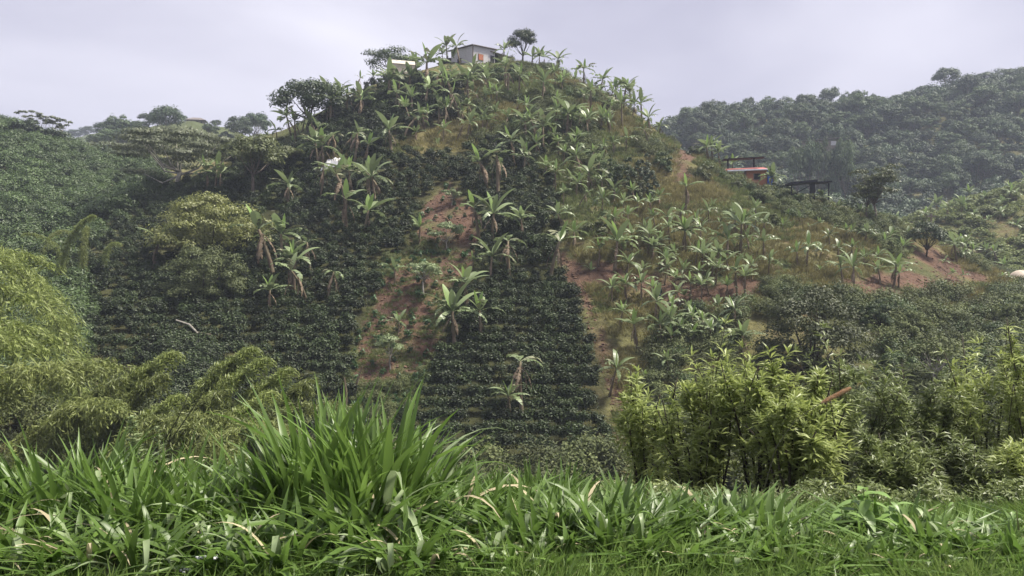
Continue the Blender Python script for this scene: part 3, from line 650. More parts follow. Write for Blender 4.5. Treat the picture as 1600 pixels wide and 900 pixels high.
# ------------------------------------------------------------------ trees
def tree_meshes(seed, w, h, trunk_h, shape, nl, leaf, mat, bark, clumps=26, trunk_r=.2, forks=2):
    """returns trunk mesh, crown mesh; w crown width, h total height"""
    g = np.random.default_rng(seed); cs = []
    ch = h - trunk_h
    for i in range(clumps):
        a = i * 2.4 + g.normal(0, .3)
        if shape == 'round':
            e = g.uniform(-.55, 1.0); r = math.sqrt(max(0, 1 - e * e)) * g.uniform(.55, .85)
            c = (math.cos(a) * r * w * .5, math.sin(a) * r * w * .5, trunk_h + ch * .5 + e * ch * .36); s = (w * .22, w * .22, ch * .22)
        elif shape == 'umbrella':
            r = math.sqrt((i + .5) / clumps) * .9; tier = g.choice([0, .2, .42, .62], p=[.4, .25, .2, .15])
            c = (math.cos(a) * r * w * .5, math.sin(a) * r * w * .5, trunk_h + ch * (.9 - .35 * r * r - tier)); s = (w * .14, w * .14, ch * .085)
        elif shape == 'spread':
            r = math.sqrt((i + .5) / clumps) * .85; e = g.uniform(.1, 1) ** .45
            c = (math.cos(a) * r * w * .5, math.sin(a) * r * w * .5, trunk_h + ch * (.82 - .45 * r * r) * e); s = (w * .16, w * .16, ch * .19)
        elif shape in ('dome', 'mound'):
            e = (i + .5) / clumps; r = math.sqrt(1 - e * e); k_ = g.uniform(.72, 1.0) if i % 5 else g.uniform(.2, .6); z0_ = ch * .06 if shape == 'dome' else trunk_h
            c = (math.cos(a) * r * w * .42 * k_, math.sin(a) * r * w * .42 * k_, z0_ + ch * .82 * e * k_ * g.uniform(.9, 1.05)); s = (w * .12, w * .12, ch * .15)
        else:  # tall, open
            r = g.random() * .8; e = g.random()
            c = (math.cos(a) * r * w * .5, math.sin(a) * r * w * .5, trunk_h + ch * (.08 + .84 * e)); s = (w * .2, w * .2, ch * .12)
        cs.append((np.array(c), np.array(s) * g.uniform(.8, 1.25)))
    mb = MB(); lean = g.normal(0, .04, 2)
    top = np.array([lean[0] * h, lean[1] * h, trunk_h])
    mb.tube([(0, 0, -.4), (0, 0, .0), top * .5 + np.array([g.normal(0, .02) * h, 0, 0]), top], [trunk_r * 1.5, trunk_r * 1.2, trunk_r, trunk_r * .8], 7)
    for j, (c, s) in enumerate(cs):
        if j % max(1, clumps // 9) == 0:
            st = top * g.uniform(.7, 1.0) if shape not in ('dome', 'mound') else np.array([0, 0, .2]); dv = c - st
            mid = st + dv * .45 + np.array([0, 0, -.06 if shape != 'umbrella' else -.16]) * np.linalg.norm(dv) * np.array([1, 1, 1])
            mb.tube([st, mid, c], [trunk_r * .55, trunk_r * .33, trunk_r * .1], 5)
    per = nl // clumps; V = MB()
    for c, s in cs:
        n = rand_unit(per, g); n[:, 2] = np.where(n[:, 2] < -.25, -n[:, 2] * .6, n[:, 2])
        # uneven skin: sub-lumps
        k = rand_unit(6, g); bump = (np.maximum(0, n @ k.T - .75) * 1.1).max(1)
        p = c + n * s * ((g.random(per) ** .3) * (.85 + bump))[:, None]
        nn = unit(n * 1.0 + np.array([0, 0, .45]) + g.normal(0, .33, (per, 3)))
        v, q = leaf_quads(p, nn, leaf * g.uniform(.7, 1.35, per), leaf * .55 * g.uniform(.7, 1.3, per), g, droop=.2)
        V.add(v, q)
    return mb.mesh('trunk', bark, True), V.mesh('crown', mat)

def put_tree(name, label, cat, meshes, p, s=1.0, rz=0, group=None):
    r_ = empty(name, p, rz, s); tag(r_, label, cat, group)
    obj('trunk', meshes[0], r_); obj('crown', meshes[1], r_)
    return r_

def tree_at(name, label, u, vb, vt, wpx, shape, seed, mat, bark='bark', trunk=.3, nl=5000, leaf=.22, clumps=26, tr=None, dmin=40, dmax=134, cat='tree', dfix=None, flat=None):
    p = at(u, vb, dmin, dmax)
    if dfix:
        x = (u - CU) / F * dfix; p = Vector((x, dfix, float(ground(x, dfix))))
    k = p.y / F; h = (CV - vt) * p.y / F - p.z; w = wpx * k
    me = tree_meshes(seed, w, h, h * trunk, shape, nl, leaf, M[mat], M[bark], clumps, tr or max(.05, w * .022))
    return put_tree(name, label, cat, me, p, rz=0)

tree_at('umbrella_tree', 'wide flat-topped umbrella tree with pale forked trunk at gully head', 276, 296, 202, 200, 'umbrella', 1, 'umbrella', 'bark_pale', .30, 12000, .32, 70, tr=.26)
tree_at('leafy_tree', 'loose olive green tree right of the umbrella tree', 396, 305, 206, 100, 'spread', 2, 'tree_olive', 'bark', .38, 6000, .3, 28, tr=.16)
tree_at('bushy_tree', 'dark loose tree behind banana clump left of hilltop slope', 440, 268, 226, 90, 'spread', 32, 'tree_olive', 'bark', .3, 3600, .28, 20, tr=.12)
tree_at('flowering_tree', 'broad yellow-green tree on left coffee slope', 330, 402, 281, 205, 'mound', 3, 'tree_yellow', 'bark_dark', .1, 17000, .24, 64, tr=.2)
tree_at('round_tree', 'round fine-leaved olive tree below the yellow-green tree', 318, 470, 362, 150, 'dome', 4, 'tree_round', 'bark_dark', .1, 15000, .17, 56, tr=.16)
tree_at('hilltop_tree', 'dark round tree on skyline right of grey house', 817, 104, 47, 46, 'round', 5, 'tree_dark', 'bark_dark', .3, 4600, .24, 22, tr=.14, dfix=124)
tree_at('spreading_tree', 'dark spreading tree on skyline at left hill shoulder', 484, 212, 118, 122, 'spread', 6, 'tree_dark', 'bark_dark', .3, 5200, .34, 34, tr=.2)
tree_at('spreading_tree', 'dark spreading tree behind cream shed on hilltop', 612, 128, 72, 88, 'spread', 7, 'tree_dark', 'bark_dark', .35, 3200, .30, 26, tr=.18, dfix=124)
tree_at('dark_tree', 'massive dark green rounded tree on right slope', 1268, 590, 412, 205, 'dome', 8, 'tree_big', 'bark_dark', .1, 17000, .19, 64, tr=.2)
tree_at('tall_tree', 'tall thin tree with two pale trunks on ridge', 1370, 352, 258, 74, 'open', 9, 'tree_olive', 'bark', .42, 2600, .26, 26, tr=.11)
tree_at('tall_tree', 'slim pale-trunked tree beside the tall ridge tree', 1356, 346, 272, 50, 'open', 10, 'tree_olive', 'bark', .42, 1500, .26, 16, tr=.09)
tree_at('dark_shrub', 'dark rounded shrub tree on ridge left of banana end clump', 1447, 402, 346, 58, 'round', 11, 'tree_dark', 'bark_dark', .25, 2600, .22, 16)
tree_at('bare_tree', 'thin pale-stemmed small tree in right-hand scrub', 1462, 640, 520, 90, 'spread', 12, 'scrub', 'bark_pale', .55, 1500, .2, 16, tr=.07)
tree_at('pale_shrub', 'pale leafy shrub below upper red soil patch', 698, 388, 348, 56, 'round', 13, 'pale_shrub', 'bark_pale', .3, 900, .26, 12, tr=.05)
tree_at('pale_tree', 'pale small tree with thin bare trunk on soil patch', 662, 466, 404, 66, 'spread', 14, 'pale_shrub', 'bark_pale', .5, 1000, .26, 12, tr=.07)
tree_at('pale_tree', 'pale small tree at foot of soil patch', 610, 578, 524, 48, 'round', 15, 'pale_shrub', 'bark_pale', .45, 700, .22, 10, tr=.05)
tree_at('pale_shrub', 'pale sapling above upper red soil patch', 706, 322, 294, 34, 'spread', 16, 'pale_shrub', 'bark_pale', .5, 420, .24, 8, tr=.04)
tree_at('yellow_shrub', 'bright yellow-green shrub by white tarp', 470, 272, 246, 40, 'dome', 17, 'tree_yellow', 'bark', .1, 900, .22, 10)
tree_at('green_shrub', 'shaded dome shrub in dense banana stand', 930, 365, 338, 66, 'dome', 18, 'tree_olive', 'bark', .1, 1800, .2, 14)
for i, (u, vb, vt, w, mt, lb) in enumerate([
    (700, 124, 106, 30, 'tree_dark', 'dark bush below left end of plank house'), (722, 126, 108, 28, 'hillbush', 'green bush below left flank of plank house'), (748, 126, 104, 30, 'tree_dark', 'dark bush below corner of plank house'), (776, 124, 100, 34, 'hillbush', 'green bush below porch of plank house'), (806, 122, 94, 34, 'tree_dark', 'dark bush at foot of dark round skyline tree'),
    (1250, 330, 296, 34, 'hillbush', 'bush hiding left post of black shelter'), (1284, 334, 300, 34, 'tree_olive', 'bush hiding right post of black shelter'),
    (952, 292, 236, 44, 'hillbush', 'green bush at the hill shoulder, left of three'), (978, 296, 232, 44, 'hillbush', 'green bush at the hill shoulder, middle of three'), (1004, 286, 230, 42, 'tree_dark', 'dark green bush at the hill shoulder, right of three'),
    (1014, 312, 256, 36, 'tree_dark', 'dark leaning bush left of dirt path'), (1036, 272, 226, 40, 'hillbush', 'green bush beside upper dirt path'), (996, 312, 266, 36, 'tree_olive', 'olive bush left of the dark leaning bush'),
    (1102, 285, 246, 34, 'tree_olive', 'olive bush right of dirt path above soil mound'), (1150, 296, 279, 28, 'tree_olive', 'shrub in front of red roofed house'), (1088, 246, 222, 40, 'tree_dark', 'dark bush at head of dirt path'),
    (1218, 312, 276, 46, 'tree_dark', 'dark bush right of blue tarp wall'), (1192, 314, 290, 30, 'tree_olive', 'small bush below blue tarp wall'), (1262, 328, 296, 40, 'tree_olive', 'bush under dark flat roof'), (1232, 318, 300, 24, 'pale_shrub', 'pale bush left of white sheet on ridge'),
    (1336, 332, 300, 44, 'tree_dark', 'dark bush behind ridge right of flat roof'), (1206, 352, 330, 34, 'scrub', 'low scrub bush on ridge below red house'),
    (1375, 512, 458, 64, 'hillbush', 'rounded green bush under red soil cut'), (1425, 540, 470, 74, 'scrub', 'dull green bush in right scrub, first from left'), (1492, 545, 470, 84, 'scrub', 'dull brownish bush in the middle of right scrub'),
    (1560, 560, 480, 90, 'hillbush', 'green bush at right edge of scrub below tent'), (1400, 600, 530, 80, 'hillbush', 'feathery green bush low in right scrub'), (1530, 640, 560, 90, 'scrub', 'dull bush behind right pale shrub'), (1590, 520, 450, 60, 'scrub', 'dark bush directly below beige tent'),
    (1340, 640, 560, 70, 'hillbush', 'green bush at foot of massive dark tree'), (1212, 600, 545, 70, 'tree_dark', 'dark bush left of massive dark tree foot')]):
    tree_at('bush', lb, u, vb, vt, w, 'dome', 400 + i, mt, 'bark_dark', .08, 2200 if vb < 400 else 7000, .2 if vb < 400 else .13, 20, cat='bush')

# ------------------------------------------------------------------ far woods and hillsides
fp = []
for i in range(7):
    fp.append(tree_meshes(500 + i, 8.5, 10 + i % 3, 3.2, ['round', 'round', 'spread', 'dome', 'round', 'spread', 'umbrella'][i], 3000, .55, M['forest'] if i % 2 else M['forest_pale'], M['bark'], 20, .16))
sk = [(1480, 104, 150, 42, 0), (1297, 134, 184, 32, 0), (1268, 146, 184, 20, 6), (1322, 139, 182, 22, 2), (1338, 139, 182, 20, 0), (1360, 148, 184, 26, 4), (1200, 147, 186, 34, 2), (1228, 150, 186, 26, 4), (1170, 150, 188, 20, 0), (1127, 156, 192, 18, 0),
      (1065, 178, 214, 30, 4), (1148, 160, 192, 24, 2), (1400, 148, 172, 34, 4), (1420, 142, 168, 30, 0), (1442, 134, 164, 34, 1), (1540, 112, 146, 36, 1), (1562, 106, 144, 28, 4), (1586, 104, 142, 36, 0), (1510, 122, 150, 30, 2), (1384, 158, 178, 24, 1), (1098, 172, 200, 30, 1), (1250, 160, 186, 24, 1)]
for i, (u, vt, vb, w, k) in enumerate(sorted(sk)):
    d = 290; x = (u - CU) / F * d; z = float(ground(x, d)); h = (CV - vt) * d / F - z; s = h / (10 + k % 3)
    t_o = put_tree('skyline_tree', f'hazy tree on right-hand skyline, {ORD[i]} from left along the ridge', 'tree', fp[k], (x, d, z - .3), 1.0, i * 1.3, 'trees on the right skyline')
    sx = max(.5, min(2.2, w * d / F / 8.5)); t_o.scale = (sx, sx, s)
fg = np.random.default_rng(77)
FOR = [(1050, 215), (1150, 190), (1300, 186), (1420, 172), (1600, 145), (1700, 140), (1700, 300), (1600, 285), (1500, 312), (1420, 335), (1300, 330), (1200, 290), (1120, 262), (1052, 232)]
pts = []
for p in region_points(1500, FOR, 180, 288, fg, (1040, 1690)):
    if all((p[0] - q[0])**2 + (p[1] - q[1])**2 > 13 for q in pts): pts.append(p)
bands = {}
vis = [(p, *px(*p)) for p in pts]
vis.sort(key=lambda t: t[0][1]); near, rest = vis[:290], vis[290:]
for p, u, v in near: bands.setdefault(int((v - 140) // 14), []).append((u, p))
for bi, b in enumerate(sorted(bands)):
    for i, (u, p) in enumerate(sorted(bands[b], key=lambda t: t[0])):
        t_o = put_tree('forest_tree', f'hazy forest tree on far right hillside, {ORD[min(i, 58)]} from left in {ORD[bi]} band from top', 'tree', fp[int(fg.integers(7))], (p[0], p[1], p[2] - .5), fg.choice([.42, .5, .58, .7, .95]), fg.random() * 6.28, 'forest trees on the far right hillside')
if len(rest):
    far_bush = [bush_mesh('far_tree', 540 + i, 2.8, 2.8, 6, 900, .5, .3, M['forest'], lumps=12, up=.4, jit=.3, out=1.0) for i in range(4)]
    RP = np.array([p for p, u, v in rest]); scatter('far_forest', RP, far_bush, 'hazy mass of forest filling the far right hillside', 'forest', scl=fg.uniform(.6, 1.1, len(RP)), seed=5)
# filler canopy so that no bare ground shows between the far crowns
far_fill = [bush_mesh('far_undergrowth', 560 + i, 2.4, 2.4, 3.4, 600, .5, .3, M['forest'], lumps=9, up=.4, jit=.3, out=1.0) for i in range(3)]
RP = region_points(2200, None, 150, 300, fg, (1000, 1900)); RP = RP[(px(*RP.T)[0] < 1400) | (RP[:, 1] > 186)]
scatter('far_undergrowth', RP, far_fill, 'hazy undergrowth between the far right forest trees', 'undergrowth', scl=fg.uniform(.7, 1.5, len(RP)), seed=6)

# left hillside
lb_m = [bush_mesh('hillside_bush', 580 + i, 2.0, 2.0, 2.3, 1300, .27, .14, M['hillbush'], lumps=13, up=.4, jit=.28, out=1.0) for i in range(5)]
LH = [(-200, 190), (0, 192), (60, 205), (130, 228), (200, 252), (260, 270), (250, 300), (200, 340), (140, 395), (90, 425), (0, 440), (-200, 450)]
LP = region_points(1500, LH, 62, 140, fg, (-200, 300))
lp2 = []
for p in LP:
    if all((p[0] - q[0])**2 + (p[1] - q[1])**2 > 2.6 for q in lp2): lp2.append(p)
lp2 = np.array(lp2); lp2 = lp2[np.argsort(lp2[:, 1])]; lu, lv_ = px(*lp2.T)
sing = np.nonzero((lu > 0) & (lv_ < 430))[0][:180]; bands = {}
for i in sing: bands.setdefault(int((lv_[i] - 180) // 16), []).append((lu[i], lp2[i]))
for bi, b in enumerate(sorted(bands)):
    for i, (u, p) in enumerate(sorted(bands[b], key=lambda t: t[0])):
        o = obj('hillside_bush', lb_m[int(fg.integers(5))], loc=(p[0], p[1], p[2] - .3), rot=(0, 0, fg.random() * 6.28), s=fg.uniform(.75, 1.25))
        tag(o, f'leafy green bush on left hillside, {ORD[min(i, 58)]} from left in {ORD[bi]} band from top', 'bush', 'bushes on the left hillside')
rest_m = np.ones(len(lp2), bool); rest_m[sing] = False
scatter('hillside_shrubbery', lp2[rest_m], lb_m, 'dense green shrubbery over the upper left hillside', 'shrubbery', scl=fg.uniform(.7, 1.3, int(rest_m.sum())), seed=8)
tall_m = [tree_meshes(600 + i, 5, 8, 5.2, 'umbrella', 500, .5, M['umbrella'], M['bark_pale'], 10, .1) for i in range(2)]
rnd_m = [tree_meshes(610 + i, 5, 5, 1.2, 'round', 1200, .45, M['tree_dark'], M['bark_dark'], 14, .12) for i in range(3)]
for nm, lb, me, u, d, vt, sx in [
    ('sparse_tree', 'thin pale-trunked tree with open crown on left skyline, leftmost', tall_m[0], 46, 128, 170, 1.0), ('sparse_tree', 'thin pale-trunked tree with flat tuft on left skyline, second', tall_m[1], 64, 130, 178, .7),
    ('sparse_tree', 'thin pale-trunked tree with flat tuft on left skyline, third', tall_m[0], 80, 131, 179, .7), ('sparse_tree', 'thin pale-trunked tree with small tuft on left skyline, fourth', tall_m[1], 94, 131, 181, .6),
    ('dark_skyline_tree', 'dark round tree below thin trees on left skyline', rnd_m[0], 88, 128, 197, 1.0), ('dark_skyline_tree', 'dark bushy tree among thin trees on left skyline', rnd_m[1], 62, 128, 194, .9), ('dark_skyline_tree', 'dark bushy tree under leftmost open crown', rnd_m[2], 42, 127, 180, .8),
    ('dark_skyline_tree', 'dark tree where left hillside meets the far hill', rnd_m[1], 160, 136, 222, 1.0),
    ('hazy_tree', 'hazy tree on far left hill at the slope edge', fp[0], 192, 246, 190, .9), ('hazy_tree', 'hazy tree on far left hill, large one left of the mast', fp[2], 236, 248, 174, 1.1), ('hazy_tree', 'hazy tree on far left hill below the large one', fp[4], 214, 246, 188, .9),
    ('hazy_tree', 'small hazy tree between mast and far hut', fp[1], 284, 247, 181, .5), ('hazy_tree', 'hazy tree right of the far hut', fp[2], 338, 248, 188, .7), ('hazy_tree', 'hazy low tree at far hill right end', fp[3], 372, 250, 192, .6), ('hazy_tree', 'hazy round tree beside main hill foot on skyline', fp[0], 396, 252, 181, .85),
    ('hazy_tree', 'hazy tree at left foot of far hill', fp[4], 176, 244, 202, .7), ('distant_tree', 'blue distant tree in notch between left hills', fp[0], 122, 690, 203, 2.2), ('distant_tree', 'blue distant low tree right in the notch', fp[4], 140, 690, 214, 2.0), ('distant_tree', 'blue distant tree left in the notch', fp[2], 108, 690, 209, 2.2)]:
    x = (u - CU) / F * d; z = float(ground(x, d)); h = (CV - vt) * d / F - z
    co = np.empty(len(me[1].vertices) * 3, np.float32); me[1].vertices.foreach_get('co', co); top = co.reshape(-1, 3)[:, 2].max()
    t_o = put_tree(nm, lb, 'tree', me, (x, d, z - .2), 1.0, u * .7); sz = max(.3, h / top); kx = (.7 + .55 * sx) if d < 200 else (1.0 + .6 * min(sx, 1.1)); t_o.scale = (sz * kx, sz * kx, sz) if d < 600 else (sx, sx, max(sz, .8))

for i, (u, v) in enumerate([(150, 236), (164, 228), (186, 224), (203, 216), (222, 218), (246, 212), (176, 244), (262, 222), (330, 222), (352, 224), (374, 228), (402, 226), (240, 236), (200, 240)]):
    p = at(u, v, 190, 262); t_o = put_tree('hazy_tree', f'hazy tree on flank of far left hill, {ORD[i]}', 'tree', fp[i % 6], (p.x, p.y, p.z - .4), 1.0, i * 1.1); sc_ = .5 + .12 * (i % 4); t_o.scale = (sc_ * 1.1, sc_ * 1.1, sc_)
    t_o['label'] = f'hazy tree on flank of far left hill, {ORD[sorted([150, 164, 186, 203, 222, 246, 176, 262, 330, 352, 374, 402, 240, 200]).index(u)]} from left'; t_o['group'] = 'trees on the far left hill flank'
LB2 = region_points(420, [(-200, 425), (112, 420), (130, 500), (110, 640), (-200, 640)], 38, 66, fg, (-200, 140)); scatter('gully_shrubbery', LB2, lb_m, 'dark shrubbery behind the left bamboo', 'shrubbery', scl=fg.uniform(.5, .9, len(LB2)), seed=26)
# rough ground cover on the hill
def tuft_mesh(name, seed, n, h, spread, w, mat, lean=.5):
    g = np.random.default_rng(seed); mb = MB()
    a = g.random(n) * 6.28; r = np.sqrt(g.random(n)) * spread; b = np.stack([np.cos(a) * r, np.sin(a) * r, 0 * a], 1)
    d = unit(np.stack([np.cos(a) * lean * g.random(n), np.sin(a) * lean * g.random(n), np.ones(n)], 1) + g.normal(0, .15, (n, 3)))
    nrm = unit(np.stack([np.cos(a + 1), np.sin(a + 1), .4 + 0 * a], 1))
    v, t = leaf_folded(b, d, nrm, h * g.uniform(.5, 1.1, n), w, droop=.22, fold=.1); mb.add(v, t=t)
    return mb.mesh(name, mat)
dry_t = [tuft_mesh('dry_tuft', 620 + i, 46, .75, .4, .05, M['drygrass'], .9) for i in range(3)]
grn_t = [tuft_mesh('green_tuft', 630 + i, 46, .7, .4, .055, M['hillgrass'], .9) for i in range(3)]
scr = [bush_mesh('scrub', 640 + i, .75, .75, 1.0, 420, .12, .055, M['scrub' if i < 3 else 'hillbush'], lumps=10, up=.4, jit=.3, out=1.0) for i in range(4)]
HILL = [(800, 96), (860, 110), (950, 152), (1000, 190), (1050, 228), (1090, 246), (1200, 300), (1300, 326), (1400, 352), (1450, 376), (1500, 402), (1600, 440), (1700, 460), (1700, 700), (1400, 700), (975, 700), (940, 560), (905, 470), (878, 420), (870, 330), (852, 285), (835, 232), (650, 238), (600, 250), (560, 260), (420, 250), (430, 235), (600, 235), (720, 190), (745, 150), (720, 120)]
g5 = np.random.default_rng(91)
HP = region_points(12000, HILL, 42, 126, g5, (400, 1700)); hu, hv = px(*HP.T)
bare = np.zeros(len(hu), bool)
for s_ in SOIL: bare |= inpoly(hu, hv, s_)
HP, hu, hv = HP[~bare], hu[~bare], hv[~bare]
isdry = vnoise(HP[:, 0] / 6, HP[:, 1] / 6, 33) + .25 * g5.random(len(HP)) + .35 * ((hu < 1010) & (hv > 420)) + .12 * (hu > 1000) > .58
scrubby = ((vnoise(HP[:, 0] / 4, HP[:, 1] / 4, 34) > .62) & ~((hu < 1010) & (hv > 420))) | ((hu > 1290) & (hv > 465) & (vnoise(HP[:, 0] / 3, HP[:, 1] / 3, 35) > .42)) | ((hv > 600) & (hu > 1000))
scatter('dry_grass', HP[isdry & ~scrubby], dry_t, 'dry olive grass over the banana slope', 'grass', scl=g5.uniform(.7, 1.4, int((isdry & ~scrubby).sum())), seed=11)
scatter('hill_grass', HP[~isdry & ~scrubby], grn_t, 'rough green grass between the banana plants', 'grass', scl=g5.uniform(.7, 1.4, int((~isdry & ~scrubby).sum())), seed=12)
scrubby &= ~((hu > 1165) & (hu < 1385) & (hv > 500) & (hv < 640))
SP = HP[scrubby]; su, sv = px(*SP.T)
scatter('hill_scrub', SP, scr, 'low dull scrub in the right-hand gully and between bananas', 'scrub', scl=g5.uniform(.6, 1.5, len(SP)) * np.where((su > 1290) & (sv > 465), 1.2, .9), seed=13)
GP = region_points(1300, None, 15, 44, g5, (-150, 1750)); gs_m = [bush_mesh('gully_bush', 660 + i, 1.5, 1.5, 1.8, 700, .2, .1, M['scrub'], lumps=10) for i in range(4)]
scatter('gully_undergrowth', GP, gs_m, 'dark undergrowth down in the gully', 'undergrowth', scl=g5.uniform(.5, 1.2, len(GP)), seed=14)
MP = region_points(1600, None, 100, 172, g5, (1330, 1900)); mu, mv = px(*MP.T); MP = MP[(mv > 270)]
scatter('far_hill_scrub', MP, [bush_mesh('far_scrub', 680 + i, 1.2, 1.2, 1.1, 160, .4, .2, M['hillgrass'], lumps=8) for i in range(3)], 'pale green scrub over the far right banana hill', 'scrub', scl=g5.uniform(.6, 1.4, len(MP)), seed=15)
WP = region_points(2600, [(655, 300), (740, 300), (765, 430), (720, 470), (695, 545), (665, 590), (640, 700), (520, 720), (540, 600), (560, 520), (585, 445), (600, 395), (640, 390), (640, 345)], 44, 95, g5, (520, 770)); wu, wv = px(*WP.T)
inb = np.zeros(len(wu), bool)
for s_ in SOIL[:2]: inb |= inpoly(wu, wv, s_)
for s_ in COFFEE: inb |= inpoly(wu, wv, s_)
WP = WP[~inb]; scatter('slope_weeds', WP, grn_t + scr[:3] + young_meshes, 'weeds and low scrub around the bare soil patch', 'weeds', scl=g5.uniform(.35, .8, len(WP)), seed=18)
GPp = region_points(500, [(250, 540), (330, 540), (360, 620), (260, 640)], 42, 62, g5, (240, 370)); GPp = GPp[:140]; scatter('gully_scrub', GPp, coffee_meshes, 'dark scrub at foot of left coffee rows', 'scrub', scl=g5.uniform(.7, 1.1, len(GPp)), seed=23)
YP = region_points(700, SOIL[1], 44, 80, g5, (530, 760)); scatter('soil_weeds', YP[:460], grn_t, 'sparse weeds on the bare red soil', 'weeds', scl=g5.uniform(.3, .7, 460), seed=16)

M['clod'] = plain_mat('soil_clod', (.17, .105, .075), (.10, .062, .045), scale=5, rough=.95)
def clod_mesh(seed):
    g = np.random.default_rng(seed); V = rand_unit(14, g) * g.uniform(.6, 1.0, (14, 1)) * np.array([1, 1, .6]); import bmesh
    b = bmesh.new(); [b.verts.new(v) for v in V]; bmesh.ops.convex_hull(b, input=b.verts); me = bpy.data.meshes.new('clod'); b.to_mesh(me); b.free(); me.materials.append(M['clod']); return me
CP = np.concatenate([region_points(420, SOIL[1], 44, 80, g5, (530, 760)), region_points(200, SOIL[0], 60, 95, g5, (640, 760)), region_points(200, SOIL[2], 44, 90, g5, (860, 1000)), region_points(160, SOIL[4], 50, 90, g5, (980, 1130)), region_points(300, SOIL[6], 60, 98, g5, (1320, 1570)), region_points(120, SOIL[7], 90, 120, g5, (1040, 1100))])
scatter('soil_clods', CP, [clod_mesh(k) for k in range(4)], 'loose clods and stones on the bare red soil', 'soil', scl=g5.uniform(.04, .2, len(CP)), seed=24)

# ------------------------------------------------------------------ bamboo
def bamboo_meshes(seed, H, bend, mat, nodes=64, spread=1.0):
    g = np.random.default_rng(seed); t = np.linspace(0, 1, 22); th = R(6) + R(bend) * t ** 2.2; ds = H / 21
    P = np.zeros((22, 3)); P[1:, 0] = np.cumsum(np.sin(th[:-1]) * ds); P[1:, 2] = np.cumsum(np.cos(th[:-1]) * ds)
    mb = MB(); mb.tube(P, np.linspace(.06, .012, 22), 6); V = MB(); C = []; A = []
    for k in range(nodes):
        tt = .22 + .78 * (k + .5) / nodes; f = tt * 21; i = min(int(f), 20); p = P[i] * (1 - f + i) + P[i + 1] * (f - i)
        for b in range(3):
            az = g.random() * 6.28; Lb = spread * (1.75 - 1.1 * abs(tt - .55)) * g.uniform(.6, 1.2); el = g.uniform(.0, .7)
            s = np.linspace(.12, 1, 13); hx = np.cos(az) * s * Lb * .8; hy = np.sin(az) * s * Lb * .8; hz = el * s * Lb * .8 - .75 * Lb * s ** 2
            c = p + np.stack([hx, hy, hz], 1); C.append(c)
            dd = np.stack([np.full(13, np.cos(az)), np.full(13, np.sin(az)), el - 1.6 * s], 1); A.append(dd)
    C = np.concatenate(C); A = unit(np.concatenate(A)); C = np.repeat(C, 3, 0); A = np.repeat(A, 3, 0); n = len(C)
    A = unit(A + g.normal(0, .5, (n, 3)) + np.array([0, 0, -.5])); C = C + g.normal(0, .07, (n, 3))
    nn = unit(rand_unit(n, g) + np.array([0, 0, .6]))
    v, q = leaf_quads(C, nn, g.uniform(.15, .3, n), g.uniform(.028, .05, n), g, axis=A); V.add(v, q)
    return mb.mesh('culm', M['culm'], True), V.mesh('foliage', M[mat]), P[:, 2].max(), P[int(np.argmax(P[:, 2])), 0]
BB = [bamboo_meshes(700, 12, 108, 'bamboo', 46, .66), bamboo_meshes(701, 11, 62, 'bamboo', 84, .45), bamboo_meshes(702, 12, 132, 'bamboo', 46, .66), bamboo_meshes(703, 10, 52, 'bamboo_olive', 80, .42), bamboo_meshes(704, 11, 110, 'bamboo_olive', 50, .62)]
# photo position of the plume top, distance, direction of the bend (radians, 0 = right), kind
BL = [(-8, 452, 31, .1, 0), (22, 492, 29, .2, 2), (-20, 486, 28, .2, 2), (28, 368, 41, 3.0, 0), (56, 372, 41, .2, 2), (-15, 366, 38, 3.0, 2), (10, 402, 33, .2, 0), (34, 412, 33, .3, 2), (40, 476, 30, .3, 2), (76, 508, 31, .1, 1), (10, 540, 27, .4, 2), (92, 552, 27, .2, 4), (-30, 520, 26, .2, 0),
      (140, 548, 29, .3, 4), (182, 546, 30, .6, 4), (212, 572, 28, .2, 3), (170, 606, 27, -.4, 4), (276, 530, 31, .12, 1), (250, 566, 30, -.1, 3), (292, 598, 29, .2, 1), (402, 524, 33, .06, 1), (378, 548, 33, -.1, 3), (426, 540, 31, .1, 1), (462, 556, 31, .2, 1),
      (350, 592, 30, .3, 3), (438, 592, 29, .2, 1), (330, 628, 27, 0.0, 4), (484, 574, 32, .35, 3), (500, 612, 31, .3, 4), (300, 644, 26, .2, 3), (250, 634, 26, 2.8, 4), (400, 634, 27, .3, 3), (446, 640, 27, .6, 4)]
BL = [(u - 62 if u < 100 and v < 545 else u - 20 if u < 230 else u, v, d, az, k) for u, v, d, az, k in BL]
for i, (u, v, d, az, k) in enumerate(sorted(BL)):
    cu, fo, top, tx = BB[k]; zt = zv(d, v + 8); s_est = 1.0
    x0 = (u - CU) / F * d; zb = float(ground(x0, d)); s = max(.45, (zt - zb) / (top + .3))
    x = x0 - math.cos(az) * tx * s; y = d - math.sin(az) * tx * s; zb = float(ground(x, y)); s = max(.45, (zt - zb) / (top + .3)); s = min(s, 1.5)
    r_ = empty('bamboo', (x, y, zt - (top + .3) * s), az, s); tag(r_, f'feathery yellow-green arching bamboo plume at left, {ORD[i]} plume from left', 'bamboo', 'bamboo plumes in the gully')
    obj('culm', cu, r_); obj('foliage', fo, r_)
